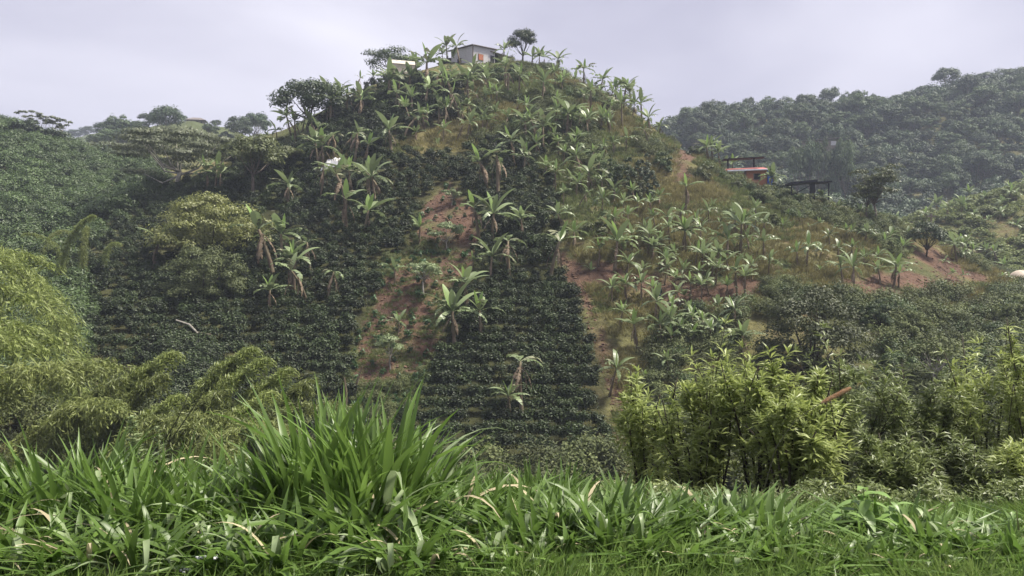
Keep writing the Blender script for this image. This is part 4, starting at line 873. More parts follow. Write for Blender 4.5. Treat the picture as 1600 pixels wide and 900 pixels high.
for i, (u, v) in enumerate([(88, 330), (128, 345), (108, 362), (160, 400), (62, 352)]):
    cu, fo, top, tx = BB[(i * 2 + 1) % 5]; d = 62 + i; zt = zv(d, v); x = (u - CU) / F * d; zb = float(ground(x, d)); s = max(.4, (zt - zb) / (top + .3))
    r_ = empty('bamboo', (x, d, zb - .1), i * 1.9, s); tag(r_, f'pale bamboo clump in gully behind the front plumes, {ORD[i]} listed from upper left', 'bamboo', 'bamboo in the upper gully')
    r_['label'] = ['pale bamboo clump at foot of left hillside, uppermost', 'pale bamboo clump at foot of left hillside, right of uppermost', 'pale bamboo clump at foot of left hillside, between two others', 'small bamboo clump at gully end beside coffee rows', 'pale bamboo clump at foot of left hillside, leftmost'][i]
    obj('culm', cu, r_); obj('foliage', fo, r_)
mb = MB(); p = at(312, 545); mb.tube([(p.x - 1.6, p.y, p.z + 1.9), (p.x - .7, p.y, p.z + 1.6), (p.x + .3, p.y - .1, p.z + .6)], [.05, .07, .06], 6); o = mb.build('fallen_branch', M['bark_pale']); tag(o, 'broken pale branch lying on the coffee rows', 'branch')
mb = MB(); mb.tube([(p.x - .9, p.y + .3, p.z + .7), (p.x - .2, p.y + .3, p.z + 1.0), (p.x + .7, p.y + .2, p.z + .9)], [.04, .12, .05], 6); o = mb.build('broken_stump', M['bark']); tag(o, 'ragged brown stump beside the broken branch', 'stump')

# ------------------------------------------------------------------ buildings
M['plank'] = plain_mat('weathered_plank', (.56, .55, .56), (.40, .39, .40), scale=2.5, stretch=(1, 1, 7), rough=.85)
M['zinc'] = plain_mat('zinc_roof', (.20, .18, .17), (.12, .10, .09), rough=.6, scale=3)
M['dark'] = plain_mat('dark_interior', (.02, .02, .022), rough=.9)
M['shutter'] = plain_mat('brown_shutter', (.42, .16, .09), (.32, .12, .07), rough=.7)
M['timber'] = plain_mat('grey_timber', (.20, .17, .14), (.12, .10, .085), rough=.85, stretch=(2, 2, .4))
M['cream'] = plain_mat('cream_sheet', (.5, .44, .36), (.42, .37, .3), rough=.6, scale=1.5)
M['cream_roof'] = plain_mat('cream_roof_sheet', (.55, .51, .44), (.48, .44, .37), rough=.5, scale=1.5)
M['redroof'] = plain_mat('red_roof', (.46, .14, .12), (.36, .11, .09), rough=.6, scale=4)
M['blue'] = plain_mat('blue_tarp', (.03, .12, .52), (.025, .09, .42), rough=.4, scale=2)
M['black'] = plain_mat('black_timber', (.025, .025, .03), (.015, .015, .018), rough=.7)
M['white'] = plain_mat('white_sheet', (.78, .78, .80), (.62, .62, .66), rough=.5, scale=3)
M['beige'] = plain_mat('beige_canvas', (.52, .45, .37), (.45, .38, .31), rough=.7, scale=3)
bm_ = new_mat('red_brick'); _t = bm_.node_tree; _o = _t.nodes.new('ShaderNodeOutputMaterial'); _p = _t.nodes.new('ShaderNodeBsdfPrincipled'); _bt = _t.nodes.new('ShaderNodeTexBrick')
_bt.inputs['Color1'].default_value = (.44, .165, .085, 1); _bt.inputs['Color2'].default_value = (.36, .13, .07, 1); _bt.inputs['Mortar'].default_value = (.3, .25, .21, 1); _bt.inputs['Scale'].default_value = 4
_tcx = _t.nodes.new('ShaderNodeTexCoord'); _mpx = _t.nodes.new('ShaderNodeMapping'); _mpx.inputs['Rotation'].default_value = (R(90), 0, 0)
_t.links.new(_tcx.outputs['Object'], _mpx.inputs['Vector']); _t.links.new(_mpx.outputs[0], _bt.inputs['Vector']); _t.links.new(_bt.outputs[0], _p.inputs['Base Color']); _p.inputs['Roughness'].default_value = .9; _t.links.new(_p.outputs[0], _o.inputs['Surface'])
M['brick'] = bm_

def part(fn, name, mat, parent, **k):
    mb = MB(); fn(mb); return mb.build(name, M[mat], parent, **k)

# grey plank house on the hilltop: local x along the lit front, y along the left flank, origin at the near corner
d = 120.5; x = (739 - CU) / F * d
h1 = empty('plank_house', (x, d, zv(d, 102)), R(40)); tag(h1, 'weathered grey plank house with porch on the hilltop', 'house')
wl = part(lambda m: (m.add([(0, 0, -1.5), (4.2, 0, -1.5), (4.2, 5.6, -1.5), (0, 5.6, -1.5), (0, 0, 2.96), (4.2, 0, 3.1), (4.2, 5.6, 3.5), (0, 5.6, 3.36)], [(0, 3, 2, 1), (4, 5, 6, 7), (0, 1, 5, 4), (1, 2, 6, 5), (2, 3, 7, 6), (3, 0, 4, 7)]), m.box(4.2, 7.6, 1.9, 5.6, -1.5, 2.6)), 'wall', 'plank', h1)
rf = part(lambda m: m.prism([(-.35, -.35, 3.06), (4.6, -.35, 3.22), (4.6, 5.95, 3.66), (-.35, 5.95, 3.5)], .10), 'roof', 'zinc', h1)
part(lambda m: m.prism([(3.3, -.35, 2.72), (8.0, -.35, 2.45), (8.0, 2.6, 2.75), (3.3, 2.6, 2.80)], .08), 'porch_roof', 'zinc', h1)
part(lambda m: m.box(4.2, 7.8, -.1, 1.9, -1.5, .1), 'porch_floor', 'timber', h1)
for px_ in (4.9, 6.2, 7.6): part(lambda m: m.box(px_, px_ + .1, -.05, .06, .1, 2.45), 'porch_post', 'timber', h1)
part(lambda m: m.box(5.0, 7.6, -.03, .03, .85, .95), 'railing', 'plank', h1)
part(lambda m: m.box(4.22, 7.6, 1.86, 1.895, .1, 2.6), 'porch_shade_sheet', 'dark', h1)  # near-black sheet over the plank wall, porch shade painted in
w_ = part(lambda m: m.box(.95, 1.95, -.06, -.005, .95, 1.95), 'window', 'timber', h1); part(lambda m: m.box(1.02, 1.88, -.10, -.062, 1.02, 1.88), 'shutter', 'shutter', w_)
part(lambda m: m.box(3.35, 4.05, -.05, -.004, .1, 2.1), 'door', 'dark', h1)
for (y0, y1, z0, z1) in ((2.9, 3.9, 1.05, 1.75), (3.1, 4.4, -.75, -.05)):
    w_ = part(lambda m: m.box(-.06, -.004, y0, y1, z0, z1), 'window', 'timber', h1); part(lambda m: m.box(-.10, -.062, y0 + .07, y1 - .07, z0 + .07, z1 - .07), 'pane', 'dark', w_)
part(lambda m: m.box(-.07, .05, -.07, .05, -1.5, 2.95), 'corner_post', 'timber', h1)
part(lambda m: m.prism([(-.4, 5.6, 2.3), (2.5, 5.6, 2.5), (2.5, 9.0, 2.3), (-.4, 9.0, 2.1)], .08), 'lean_to_roof', 'zinc', h1)
part(lambda m: (m.box(-.2, -.1, 8.7, 8.8, -1.5, 2.1), m.box(2.2, 2.3, 8.7, 8.8, -1.5, 2.2)), 'lean_to_post', 'timber', h1)

d = 119; x = (613 - CU) / F * d
sh = empty('cream_shed', (x, d, zv(d, 110)), R(18)); tag(sh, 'small cream sheet-covered shed with pitched roof left of plank house', 'shed')
part(lambda m: (m.box(0, 3.5, 0, 2.2, -.6, 1.15), m.add([(0, 0, 1.15), (0, 2.2, 1.15), (0, 1.1, 1.85), (3.5, 0, 1.15), (3.5, 2.2, 1.15), (3.5, 1.1, 1.85)], t=[(0, 2, 1), (3, 4, 5)])), 'wall', 'cream', sh)
for yy in ((-.12, 1.1), (2.32, 1.1)): part(lambda m: m.prism([(-.1, yy[0], 1.09), (3.6, yy[0], 1.09), (3.6, yy[1], 1.92), (-.1, yy[1], 1.92)], .05), 'roof_sheet', 'cream_roof', sh)
for i in range(8): part(lambda m: m.box(.3 + i * .42, .34 + i * .42, -.03, -.004, -.5, 1.1), 'batten', 'beige', sh)

p = at(1165, 292); d = p.y; k = d / F
rh = empty('red_roofed_house', (p.x, d, p.z + .35), R(-6)); tag(rh, 'small brick house with red sheet roof and blue tarp on saddle', 'house')
part(lambda m: m.box(.1, 2.45, 0, 2.6, -1.4, 1.55), 'brick_wall', 'brick', rh)
part(lambda m: m.box(-2.3, .1, 1.5, 2.6, -1.4, 1.5), 'back_wall', 'shutter', rh)
part(lambda m: m.prism([(-2.2, -.6, 1.50), (2.6, -.6, 1.62), (2.6, 2.9, 2.32), (-2.2, 2.9, 2.2)], .09), 'roof', 'redroof', rh)
part(lambda m: m.prism([(-2.2, -.66, 1.52), (2.6, -.66, 1.64), (2.6, -.605, 1.66), (-2.2, -.605, 1.54)], .13), 'eave_board', 'white', rh)
part(lambda m: m.prism([(-3.2, .2, 1.55), (-2.3, .2, 1.7), (-2.3, 2.6, 2.0), (-3.2, 2.6, 1.85)], .08), 'side_roof', 'redroof', rh)
part(lambda m: m.box(2.452, 2.56, -.3, 2.6, -.5, 1.5), 'tarp', 'blue', rh); part(lambda m: m.box(2.47, 3.0, -.36, -.31, -.45, 1.35), 'tarp_front', 'blue', rh)
w_ = part(lambda m: m.box(.9, 1.7, -.06, -.004, .45, 1.2), 'window', 'timber', rh); part(lambda m: m.box(.97, 1.63, -.09, -.062, .52, 1.13), 'pane', 'dark', w_)
for qx in (-3.1, -2.15, -.9): part(lambda m: m.box(qx, qx + .09, -.5, -.41, -.9, 1.5), 'post', 'timber', rh)
part(lambda m: (m.box(-2.0, -1.82, .7, .9, 1.9, 3.0)), 'frame_post', 'black', rh); part(lambda m: m.box(1.0, 1.18, .7, .9, 2.05, 3.15), 'frame_post', 'black', rh)
part(lambda m: m.prism([(-2.5, .2, 3.02), (2.3, .2, 3.22), (2.3, 1.8, 3.26), (-2.5, 1.8, 3.06)], .09), 'frame_beam', 'black', rh)

p = at(1268, 326); d = p.y
fr = empty('open_shelter', (p.x, d, p.z)); k = d / F; zt = zv(d, 284) - p.z; tag(fr, 'black flat-roofed open shelter on posts along ridge', 'shelter')
part(lambda m: m.prism([(-2.4, -.8, zt - .12), (.35, -.8, zt + .14), (.35, 1.2, zt + .16), (-2.4, 1.2, zt - .1)], .26), 'roof', 'black', fr)
part(lambda m: m.prism([(.36, -.5, zt - .04), (2.0, -.5, zt + .04), (2.0, 1.0, zt + .06), (.36, 1.0, zt - .02)], .14), 'side_roof', 'black', fr)
part(lambda m: m.box(-.12, .3, -.2, .2, -.5, zt - .18), 'post', 'black', fr)
for qx in (1.75, -2.2): part(lambda m: m.box(qx, qx + .11, -.1, .02, -.6, zt - .16), 'post', 'black', fr)
part(lambda m: m.tube([(-2.6, 0, zt - 1.7), (-.05, 0, zt - .35)], .05, 5), 'brace', 'black', fr)

def lumpy_sheet(name, label, u, v, wpx, hpx, mat, seed):
    p = at(u, v); k = p.y / F; g = np.random.default_rng(seed); n, m_ = 12, 7
    X, Y = np.meshgrid(np.linspace(-.5, .5, n), np.linspace(-.5, .5, m_), indexing='ij'); e = np.clip(1 - (2 * np.abs(X)) ** 3, 0, 1) * np.clip(1 - (2 * np.abs(Y)) ** 3, 0, 1)
    Z = e * (.55 + .45 * g.random((n, m_))); gx = p.x + X * wpx * k * (1 + .1 * g.random((n, m_))); gy = p.y + Y * 1.2
    V = np.stack([gx, gy, ground(gx, gy) + .03 + Z * hpx * k], -1).reshape(-1, 3); i = np.arange(n * m_).reshape(n, m_)
    q = np.stack([i[:-1, :-1], i[1:, :-1], i[1:, 1:], i[:-1, 1:]], -1).reshape(-1, 4)
    o = obj(name, mesh_np(name, V, [q], M[mat])); tag(o, label, 'tarp'); sol = o.modifiers.new('thick', 'SOLIDIFY'); sol.thickness = .03
lumpy_sheet('white_tarp', 'crumpled white tarp lying among bananas on left shoulder', 519, 258, 32, 11, 'white', 1)
lumpy_sheet('white_sheet', 'white sheet lying on ridge below black shelter', 1242, 325, 18, 8, 'white', 2)

d = 86; x = (1594 - CU) / F * d; z = float(ground(x, d)); zb = zv(d, 447)
te = empty('canvas_tent', (x, d, zb)); tag(te, 'beige dome tent with white pole frame at right edge', 'tent')
def dome(m):
    n, k2 = 20, 7; V = []; q = []
    for j in range(k2):
        e = j / (k2 - 1) * R(88)
        for i in range(n):
            a = i / n * 6.2832; V.append((math.cos(a) * math.cos(e) * 1.35, math.sin(a) * math.cos(e) * 1.5, math.sin(e) * 1.72 - (.0 if j else .6)))
    for j in range(k2 - 1):
        for i in range(n): q.append((j * n + i, j * n + (i + 1) % n, (j + 1) * n + (i + 1) % n, (j + 1) * n + i))
    m.add(V, q)
part(dome, 'canopy', 'beige', te, smooth=True)
for xx in (-.75, -.35): part(lambda m: m.tube([(xx - .15, -1.62, -.6), (xx, -1.62, .5), (xx + .1, -1.55, .75)], .03, 5), 'pole', 'white', te)
part(lambda m: m.tube([(-.75, -1.62, .5), (-.3, -1.62, .55)], .03, 5), 'pole', 'white', te)

d = 248; x = (307 - CU) / F * d; z = float(ground(x, d))
hh = empty('hill_hut', (x, d, z + .7), R(10)); tag(hh, 'distant brown hut with low roof on far left hilltop', 'hut')
part(lambda m: m.box(-2.3, 2.3, -1.5, 1.5, -.5, 1.5), 'wall', 'timber', hh)
part(lambda m: m.add([(-3.1, -2.2, 1.35), (3.1, -2.2, 1.35), (3.1, 2.2, 1.35), (-3.1, 2.2, 1.35), (-1.2, 0, 2.4), (1.2, 0, 2.4)], [(0, 1, 5, 4), (2, 3, 4, 5)], [(1, 2, 5), (3, 0, 4)]), 'roof', 'zinc', hh)
for xx in (-1.4, .2, 1.5): part(lambda m: m.box(xx, xx + .5, -1.56, -1.505, .3, 1.1), 'window', 'dark', hh)
x = (274 - CU) / F * d; z = float(ground(x, d)); mb = MB(); mb.tube([(x, d, z - .3), (x, d, zv(d, 168))], .12, 6); mb.box(x - .3, x + .3, d - .1, d + .1, zv(d, 172), zv(d, 170)); o = mb.build('mast', M['timber']); tag(o, 'thin mast beside the distant hut', 'mast')
d = 205
for i, (u, vt) in enumerate([(1246, 220), (1266, 222), (1284, 219), (1302, 222), (1320, 218), (1275, 230), (1310, 230)]):
    x = (u - CU) / F * 196; z = float(ground(x, 196)); zt_ = zv(196, vt); t_o = put_tree('forest_tree', f'hazy tree in front of the far farm shed, {ORD[i]} listed', 'tree', fp[i % 5], (x, 196, z - .3), 1.0, i); t_o['label'] = ['hazy tree left of far farm shed', 'hazy tree before left end of far farm shed', 'hazy tree before middle of far farm shed', 'hazy tree before right end of far farm shed', 'hazy tree right of far farm shed', 'low hazy tree under far farm shed, left', 'low hazy tree under far farm shed, right'][i]; t_o.scale = (.6, .6, max(.3, (zt_ - z) / 10.5))
x = (1262 - CU) / F * d; z0 = zv(d, 224)
fh = empty('farm_shed', (x, d, z0), R(4)); tag(fh, 'long low farm shed with dark sagging roof amid far forest', 'shed')
part(lambda m: m.box(0, 7.6, 0, 3.5, -5, .75), 'wall', 'timber', fh); part(lambda m: m.box(.1, 1.5, -.03, -.004, -.4, .7), 'panel', 'plank', fh); part(lambda m: m.box(6.1, 7.5, -.03, -.004, -.4, .7), 'panel', 'plank', fh); part(lambda m: m.prism([(-.5, -.6, .75), (4.0, -.6, 1.15), (4.0, 4, 1.5), (-.5, 4, 1.1)], .12), 'roof', 'zinc', fh); part(lambda m: m.prism([(3.9, -.7, 1.1), (8.2, -.7, 1.5), (8.2, 4, 1.8), (3.9, 4, 1.45)], .12), 'roof', 'zinc', fh)
for xx in (2.2, 4.4): part(lambda m: m.box(xx, xx + .9, -.06, -.004, -.6, .5), 'opening', 'dark', fh)
p = at(1455, 378, 84, 110); mb = MB(); zt = zv(p.y, 334); mb.tube([(p.x, p.y, p.z - .3), (p.x, p.y, zt)], .09, 6); mb.box(p.x - .55, p.x + .55, p.y - .06, p.y + .06, zt - .35, zt - .22); o = mb.build('utility_pole', M['timber']); tag(o, 'wooden pole with crossarm on ridge left of far banana hill', 'pole')

# person working on the slope, seen from behind
p = at(1029, 480); k = p.y / F; Hh = 1.62
pm = bpy.data.meshes.new('person')
J = [(0, 0, .93, .14), (0, -.06, 1.15, .15), (0, -.14, 1.36, .16), (0, -.18, 1.46, .065), (0, -.21, 1.56, .10), (0, -.23, 1.66, .09),
     (-.2, -.14, 1.36, .07), (-.27, -.22, 1.10, .05), (-.2, -.42, .95, .04), (.2, -.14, 1.36, .07), (.28, -.24, 1.10, .05), (.2, -.44, .98, .04),
     (-.1, 0, .86, .10), (-.12, .04, .48, .07), (-.12, .1, .07, .05), (-.12, -.06, .03, .045), (.1, 0, .86, .10), (.12, -.06, .48, .07), (.12, 0, .07, .05), (.12, -.16, .03, .045)]
E_ = [(0, 1), (1, 2), (2, 3), (3, 4), (4, 5), (2, 6), (6, 7), (7, 8), (2, 9), (9, 10), (10, 11), (0, 12), (12, 13), (13, 14), (14, 15), (0, 16), (16, 17), (17, 18), (18, 19)]
pm.from_pydata([(a, -b, c) for a, b, c, _ in J], E_, []); po = obj('person', pm, loc=(p.x, p.y, p.z)); 
M['cloth'] = plain_mat('dark_teal_clothes', (.03, .05, .045), (.018, .026, .026), rough=.9, scale=6); pm.materials.append(M['cloth'])
sm = po.modifiers.new('skin', 'SKIN'); 
for i, j in enumerate(J): pm.skin_vertices[0].data[i].radius = (j[3], j[3])
pm.skin_vertices[0].data[0].use_root = True
po.modifiers.new('smooth', 'SUBSURF').levels = 1; tag(po, 'person in dark clothes standing on red soil between banana plants', 'person')
hm = MB(); hm.tube([(0, .21, 1.60), (0, .22, 1.66), (0, .22, 1.70), (0, .22, 1.76)], [.125, .125, .10, .03], 10); hm.build('hair', M['dark'], po, smooth=True)

# ------------------------------------------------------------------ foreground shrubs with lance-shaped leaves
def lance_shrub(seed, w, h, n_tip, mat, leaf=.15, up=1.0):
    g = np.random.default_rng(seed); st = MB(); B, D, Nn = [], [], []
    stems = []
    for s in range(9):
        a = s * 2.4 + g.normal(0, .3); r = g.uniform(.15, .42) * w; top = np.array([math.cos(a) * r, math.sin(a) * r, h * g.uniform(.68, 1.0)])
        P = np.stack([top * f + np.array([0, 0, h * .12 * math.sin(f * 3.1)]) + g.normal(0, .02, 3) for f in np.linspace(0, 1, 6)]); P[0] = (0, 0, -.1)
        st.tube(P, np.linspace(.022, .007, 6), 5); stems.append(P)
    for k in range(n_tip):
        P = stems[int(g.integers(len(stems)))]; f = g.uniform(.08, 1) ** .8 * 5; i = min(int(f), 4); p0 = P[i] * (1 - f + i) + P[i + 1] * (f - i)
        a = math.atan2(p0[1], p0[0]) + g.normal(0, 1.1); l = g.uniform(.03, .17) * w; tip = p0 + np.array([math.cos(a) * l, math.sin(a) * l, g.uniform(.08, .26) * h])
        # stay inside a loose dome
        rr = math.hypot(tip[0], tip[1]) / (.5 * w); tip[2] = min(tip[2], h * max(.3, 1 - min(rr, .96) ** 2.4 * .75) * g.uniform(.8, 1.12))
        if g.random() < .15: tip = tip + np.array([0, 0, g.uniform(.02, .12) * h])
        if rr > 1: tip[:2] /= rr
        if k % 3 == 0: st.tube([p0, (p0 + tip) / 2 + [0, 0, .02], tip], [.007, .005, .003], 4)
        for sh_ in np.linspace(.2, 1, 6):
            c = p0 + (tip - p0) * sh_; m = 4 if sh_ < 1 else 7
            az = g.random(m) * 6.28; el = g.uniform(-.1, .8, m) if sh_ < 1 else g.uniform(.1, 1.3, m)
            B.append(np.repeat(c[None], m, 0)); D.append(np.stack([np.cos(az) * np.cos(el), np.sin(az) * np.cos(el), np.sin(el)], 1)); Nn.append(np.stack([0 * az, 0 * az, 1 + 0 * az], 1) + g.normal(0, .3, (m, 3)))
    B, D, Nn = map(np.concatenate, (B, D, Nn)); n = len(B)
    V = MB(); v, t = leaf_folded(B, D, Nn, leaf * g.uniform(.65, 1.25, n), leaf * .17 * g.uniform(.8, 1.2, n), droop=.22, fold=.15); V.add(v, t=t)
    return st.mesh('stems', M['bark_dark'], True), V.mesh('foliage', M[mat])
for i, (u, vt, wpx, d, mat, lb, nt_) in enumerate([
    (1185, 546, 165, 10.4, 'willow', 'tallest bright lance-leaved shrub at centre right with dark inner stems', 150), (1112, 572, 140, 10.9, 'willow', 'bright lance-leaved shrub left of the tallest one', 130), (1262, 600, 130, 10.0, 'willow', 'bright lance-leaved shrub right of the tallest one', 110), (1010, 596, 130, 11.6, 'willow', 'smaller bright lance-leaved shrub at edge of coffee block', 150), (1085, 640, 130, 10.8, 'willow', 'low bright shrub between the two bright lance-leaved shrubs', 110),
    (1325, 548, 220, 12.4, 'willow_dark', 'large duller lance-leaved shrub behind the orange seed head', 280), (1440, 592, 150, 12.8, 'willow_dark', 'duller lance-leaved shrub right of the seed head', 190), (1235, 640, 150, 9.6, 'willow', 'bright lance-leaved shrub below the seed head', 130),
    (1545, 548, 190, 13.0, 'willow', 'pale lance-leaved shrub near right edge', 230), (1625, 520, 170, 12.4, 'willow', 'tall pale lance-leaved shrub cut by right edge', 190), (1610, 690, 130, 8.6, 'willow', 'near yellow-green shrub at right edge', 110), (1500, 700, 170, 11.4, 'willow_dark', 'dark low shrub in gap near right edge', 260),
    (1390, 690, 150, 11.0, 'willow_dark', 'dark low shrub under the duller lance-leaved shrubs', 240)]):
    x = (u - CU) / F * d; z = float(ground(x, d)); h = (zv(d, vt) - z) * 1.1; me = lance_shrub(800 + i, wpx * d / F * 1.1, h, int(nt_ * .78), mat, .19 if d > 9 else .15)
    r_ = empty('lance_leaved_shrub', (x, d, z - .05), i * .7); tag(r_, lb, 'shrub'); obj('stems', me[0], r_); obj('foliage', me[1], r_)

# ------------------------------------------------------------------ foreground grass
def blade_geo(lean, curl, L_, W_, seed, kink=None, n=9):
    g = np.random.default_rng(seed); t = np.linspace(0, 1, n + 1); th = R(lean) + R(curl) * t ** 1.8
    if kink: th = np.where(t > kink, th + R(105), th)
    ds = L_ / n; P = np.zeros((n + 1, 3)); P[1:, 0] = np.cumsum(np.sin(th[:-1]) * ds); P[1:, 2] = np.cumsum(np.cos(th[:-1]) * ds); P[:, 1] = g.normal(0, .05) * t ** 2 * L_
    w = W_ * .5 * np.clip(np.minimum(.45 + t * 2.2, (1 - t) * 2.6), .03, 1); nr = np.stack([-np.cos(th), 0 * th, np.sin(th)], 1)
    tw = g.normal(0, .7) * t; side = np.stack([np.sin(tw) * np.cos(th), np.cos(tw), np.sin(tw) * -np.sin(th)], 1)
    Lf = P + side * w[:, None] + nr * (w * .35)[:, None]; Rt = P - side * w[:, None] + nr * (w * .35)[:, None]
    v = np.concatenate([Lf, P, Rt]); m = n + 1
    q = [(i, i + 1, m + i + 1, m + i) for i in range(n)] + [(m + i, m + i + 1, 2 * m + i + 1, 2 * m + i) for i in range(n)]
    return v, np.array(q)
bspec = []
for i in range(8): bspec.append((6 + 3 * i, 14 + 6 * i, 1.0, .044, 900 + i, None, 'blade'))
for i in range(6): bspec.append((20 + 6 * i, 80 + 9 * i, 1.0, .044, 920 + i, None, 'blade'))
for i in range(4): bspec.append((12 + 7 * i, 70 + 12 * i, 1.0, .042, 930 + i, .55 + .07 * i, 'blade_pale'))
for i in range(4): bspec.append((30 + 9 * i, 95 + 9 * i, 1.0, .042, 940 + i, None, 'blade_pale'))
for i in range(3): bspec.append((25 + 15 * i, 90 + 12 * i, 1.0, .03, 945 + i, None, 'straw'))
bm = []
for s_ in bspec:
    v, q = blade_geo(*s_[:6]); bm.append(mesh_np('blade', v, [q], M[s_[6]], smooth=True))
def inner_mesh(seed, n, erect):
    g = np.random.default_rng(seed); mb = MB()
    for k in range(n):
        i = int(g.integers(0, 8 if g.random() < erect else 14)); v, q = blade_geo(*bspec[i][:4], seed * 100 + k, None, 6); s = g.uniform(.5, 1.0); a = g.random() * 6.28; r = math.sqrt(g.random()) * .22
        v = v * s; c, sn = math.cos(a), math.sin(a); v = np.stack([v[:, 0] * c - v[:, 1] * sn + math.cos(a + g.normal(0, 1)) * r, v[:, 0] * sn + v[:, 1] * c + math.sin(a + g.normal(0, 1)) * r, v[:, 2]], 1); mb.add(v, q)
    return mb.mesh('inner_blades', M['blade'], True)
inner = [inner_mesh(950 + i, 70, .75 if i < 3 else .45) for i in range(6)]
# photo column, row of the foot, height in rows, spread, erectness
TU = [(-45, 868, 165, 1, .5), (40, 835, 150, 1, .5), (100, 850, 185, 1, .6), (150, 828, 190, .8, .85), (205, 852, 180, 1, .6), (262, 826, 150, 1, .4), (300, 858, 165, 1, .45), (345, 822, 140, 1, .5), (395, 850, 150, 1.1, .4), (445, 836, 185, 1, .75), (490, 848, 215, 1, .92), (540, 838, 222, 1, .95), (592, 846, 218, 1, .92), (640, 836, 185, 1, .8),
      (566, 872, 150, 1.2, .5), (690, 830, 140, 1.1, .5), (735, 848, 140, 1.1, .4), (785, 815, 95, 1, .6), (836, 808, 95, 1, .7), (826, 866, 140, 1.2, .4), (890, 850, 130, 1, .5), (948, 866, 150, 1.1, .65), (985, 816, 100, .9, .7), (1040, 852, 115, 1, .5), (1088, 846, 105, 1, .6), (1138, 850, 115, 1.1, .6), (1190, 852, 112, 1.1, .55), (1245, 856, 90, 1.1, .4),
      (1405, 862, 98, 1.1, .45), (1450, 872, 95, 1.1, .4), (15, 905, 120, 1.2, .3), (120, 902, 115, 1.2, .3), (225, 905, 120, 1.2, .3), (345, 903, 110, 1.2, .3), (440, 895, 120, 1.2, .3), (640, 892, 110, 1.2, .3), (735, 893, 80, 1, .3), (1330, 862, 50, 1, .4), (1505, 880, 60, 1, .3), (1690, 860, 100, 1, .5), (800, 892, 95, 1.1, .4), (868, 898, 90, 1.1, .35), (985, 884, 110, 1.1, .5), (1060, 890, 95, 1.1, .4), (1120, 896, 80, 1.1, .35), (1215, 888, 85, 1.1, .45), (1290, 880, 80, 1.1, .4), (1370, 884, 78, 1.1, .4), (1430, 896, 70, 1.1, .35), (1475, 880, 92, 1.1, .5), (1548, 888, 80, 1.1, .4), (1600, 880, 90, 1.1, .4), (1780, 868, 100, 1.1, .5), (1890, 880, 95, 1.1, .5), (-140, 850, 150, 1.1, .5), (-230, 870, 150, 1.1, .5)]
gg = np.random.default_rng(123)
TU = [(u, vb, hp * (.8 if u > 1255 else .8 if u > 660 else 1.1 if u > 460 else .93), sp, er) for u, vb, hp, sp, er in TU]
for i, (u, vb, hp, sp, er) in enumerate(sorted(TU)):
    p = at(u, vb, 3.2, 8.2); H = hp * p.y / F
    where = 'big upright clump' if 430 < u < 650 and er > .7 else ('front edge' if vb > 885 else ('bank edge' if vb < 832 else 'bank'))
    r_ = empty('grass_tussock', (p.x, p.y, p.z - .02)); tag(r_, f'tussock of long broad green grass in the foreground, {ORD[i]} from left', 'grass', 'tussocks of tall grass along the foreground bank')
    obj('inner_blades', inner[int(gg.integers(0, 3)) if er > .6 else int(gg.integers(3, 6))], r_, s=(1.0 * sp, 1.0 * sp, H * .92), rot=(0, 0, gg.random() * 6.28))['kind'] = 'stuff'
    for k in range(34):
        e_ = gg.random(); b = int(gg.integers(0, 8)) if e_ < er else int(gg.integers(8, 25)); L_ = H * gg.uniform(.75, 1.18) * (1.0 if b < 8 else 1.15); a = gg.random() * 6.28; rr = math.sqrt(gg.random()) * .17 * sp
        obj('blade', bm[b], r_, loc=(math.cos(a) * rr, math.sin(a) * rr, 0), rot=(0, 0, a + gg.normal(0, .7)), s=(L_, L_ * gg.uniform(.8, 1.25) if L_ > .8 else .9, L_))

lawn_m = [tuft_mesh('short_tuft', 970 + i, 44, .16, .11, .0055, M['lawn'], 1.3) for i in range(5)] + [tuft_mesh('short_tuft', 976 + i, 22, .26, .12, .008, M['lawn' if i < 2 else 'blade'], 1.1) for i in range(4)] + [tuft_mesh('short_tuft', 980, 12, .18, .12, .004, M['straw'], 1.3)]
gl = np.random.default_rng(19); n = 19000; dd = gl.uniform(3.0, 9, n); uu = gl.uniform(-350, 2050, n); xx = (uu - CU) / F * dd
keepm = (gl.random(n) < np.where(uu > 740, np.clip(2.2 * vnoise(xx * 2.2, dd * 2.2, 77) - .25, .12, 1) * np.where(dd > 6.1, .25, 1), .3)); dd, xx = dd[keepm], xx[keepm]
scatter('short_grass', np.stack([xx, dd, ground(xx, dd) - .01], 1), lawn_m, 'short bright grass along the foreground verge', 'grass', scl=gl.uniform(.6, 1.35, len(dd)), seed=21)
mid_m = [tuft_mesh('weed_tuft', 990 + i, 60, .45, .2, .02, M['blade'], .9) for i in range(3)]
n = 360; dd = gl.uniform(5.5, 15, n); uu = gl.uniform(-100, 900, n); xx = (uu - CU) / F * dd
sc_ = gl.uniform(.7, 1.5, n); n2 = 230; d2 = gl.uniform(5.7, 8.5, n2); u2 = gl.uniform(860, 1700, n2); x2 = (u2 - CU) / F * d2
dd, xx, sc_ = np.concatenate([dd, d2]), np.concatenate([xx, x2]), np.concatenate([sc_, gl.uniform(.22, .5, n2)])
scatter('bank_grass', np.stack([xx, dd, ground(xx, dd) - .01], 1), mid_m, 'rank green grass on the bank behind the tussocks', 'grass', scl=sc_, seed=22)

n = 170; dd = gl.uniform(7.2, 11, n); uu = gl.uniform(930, 1720, n); xx = (uu - CU) / F * dd
scatter('bank_scrub', np.stack([xx, dd, ground(xx, dd) - .03], 1), [bush_mesh('bank_weed', 995 + i, .3, .3, .45, 260, .09, .03, M['willow_dark'], lumps=8) for i in range(2)], 'dark weeds on the bank below the lance-leaved shrubs', 'weeds', scl=gl.uniform(.35, .8, n), seed=27)
def sight(u, v, d): return np.array([(u - CU) / F * d, d, zv(d, v)])
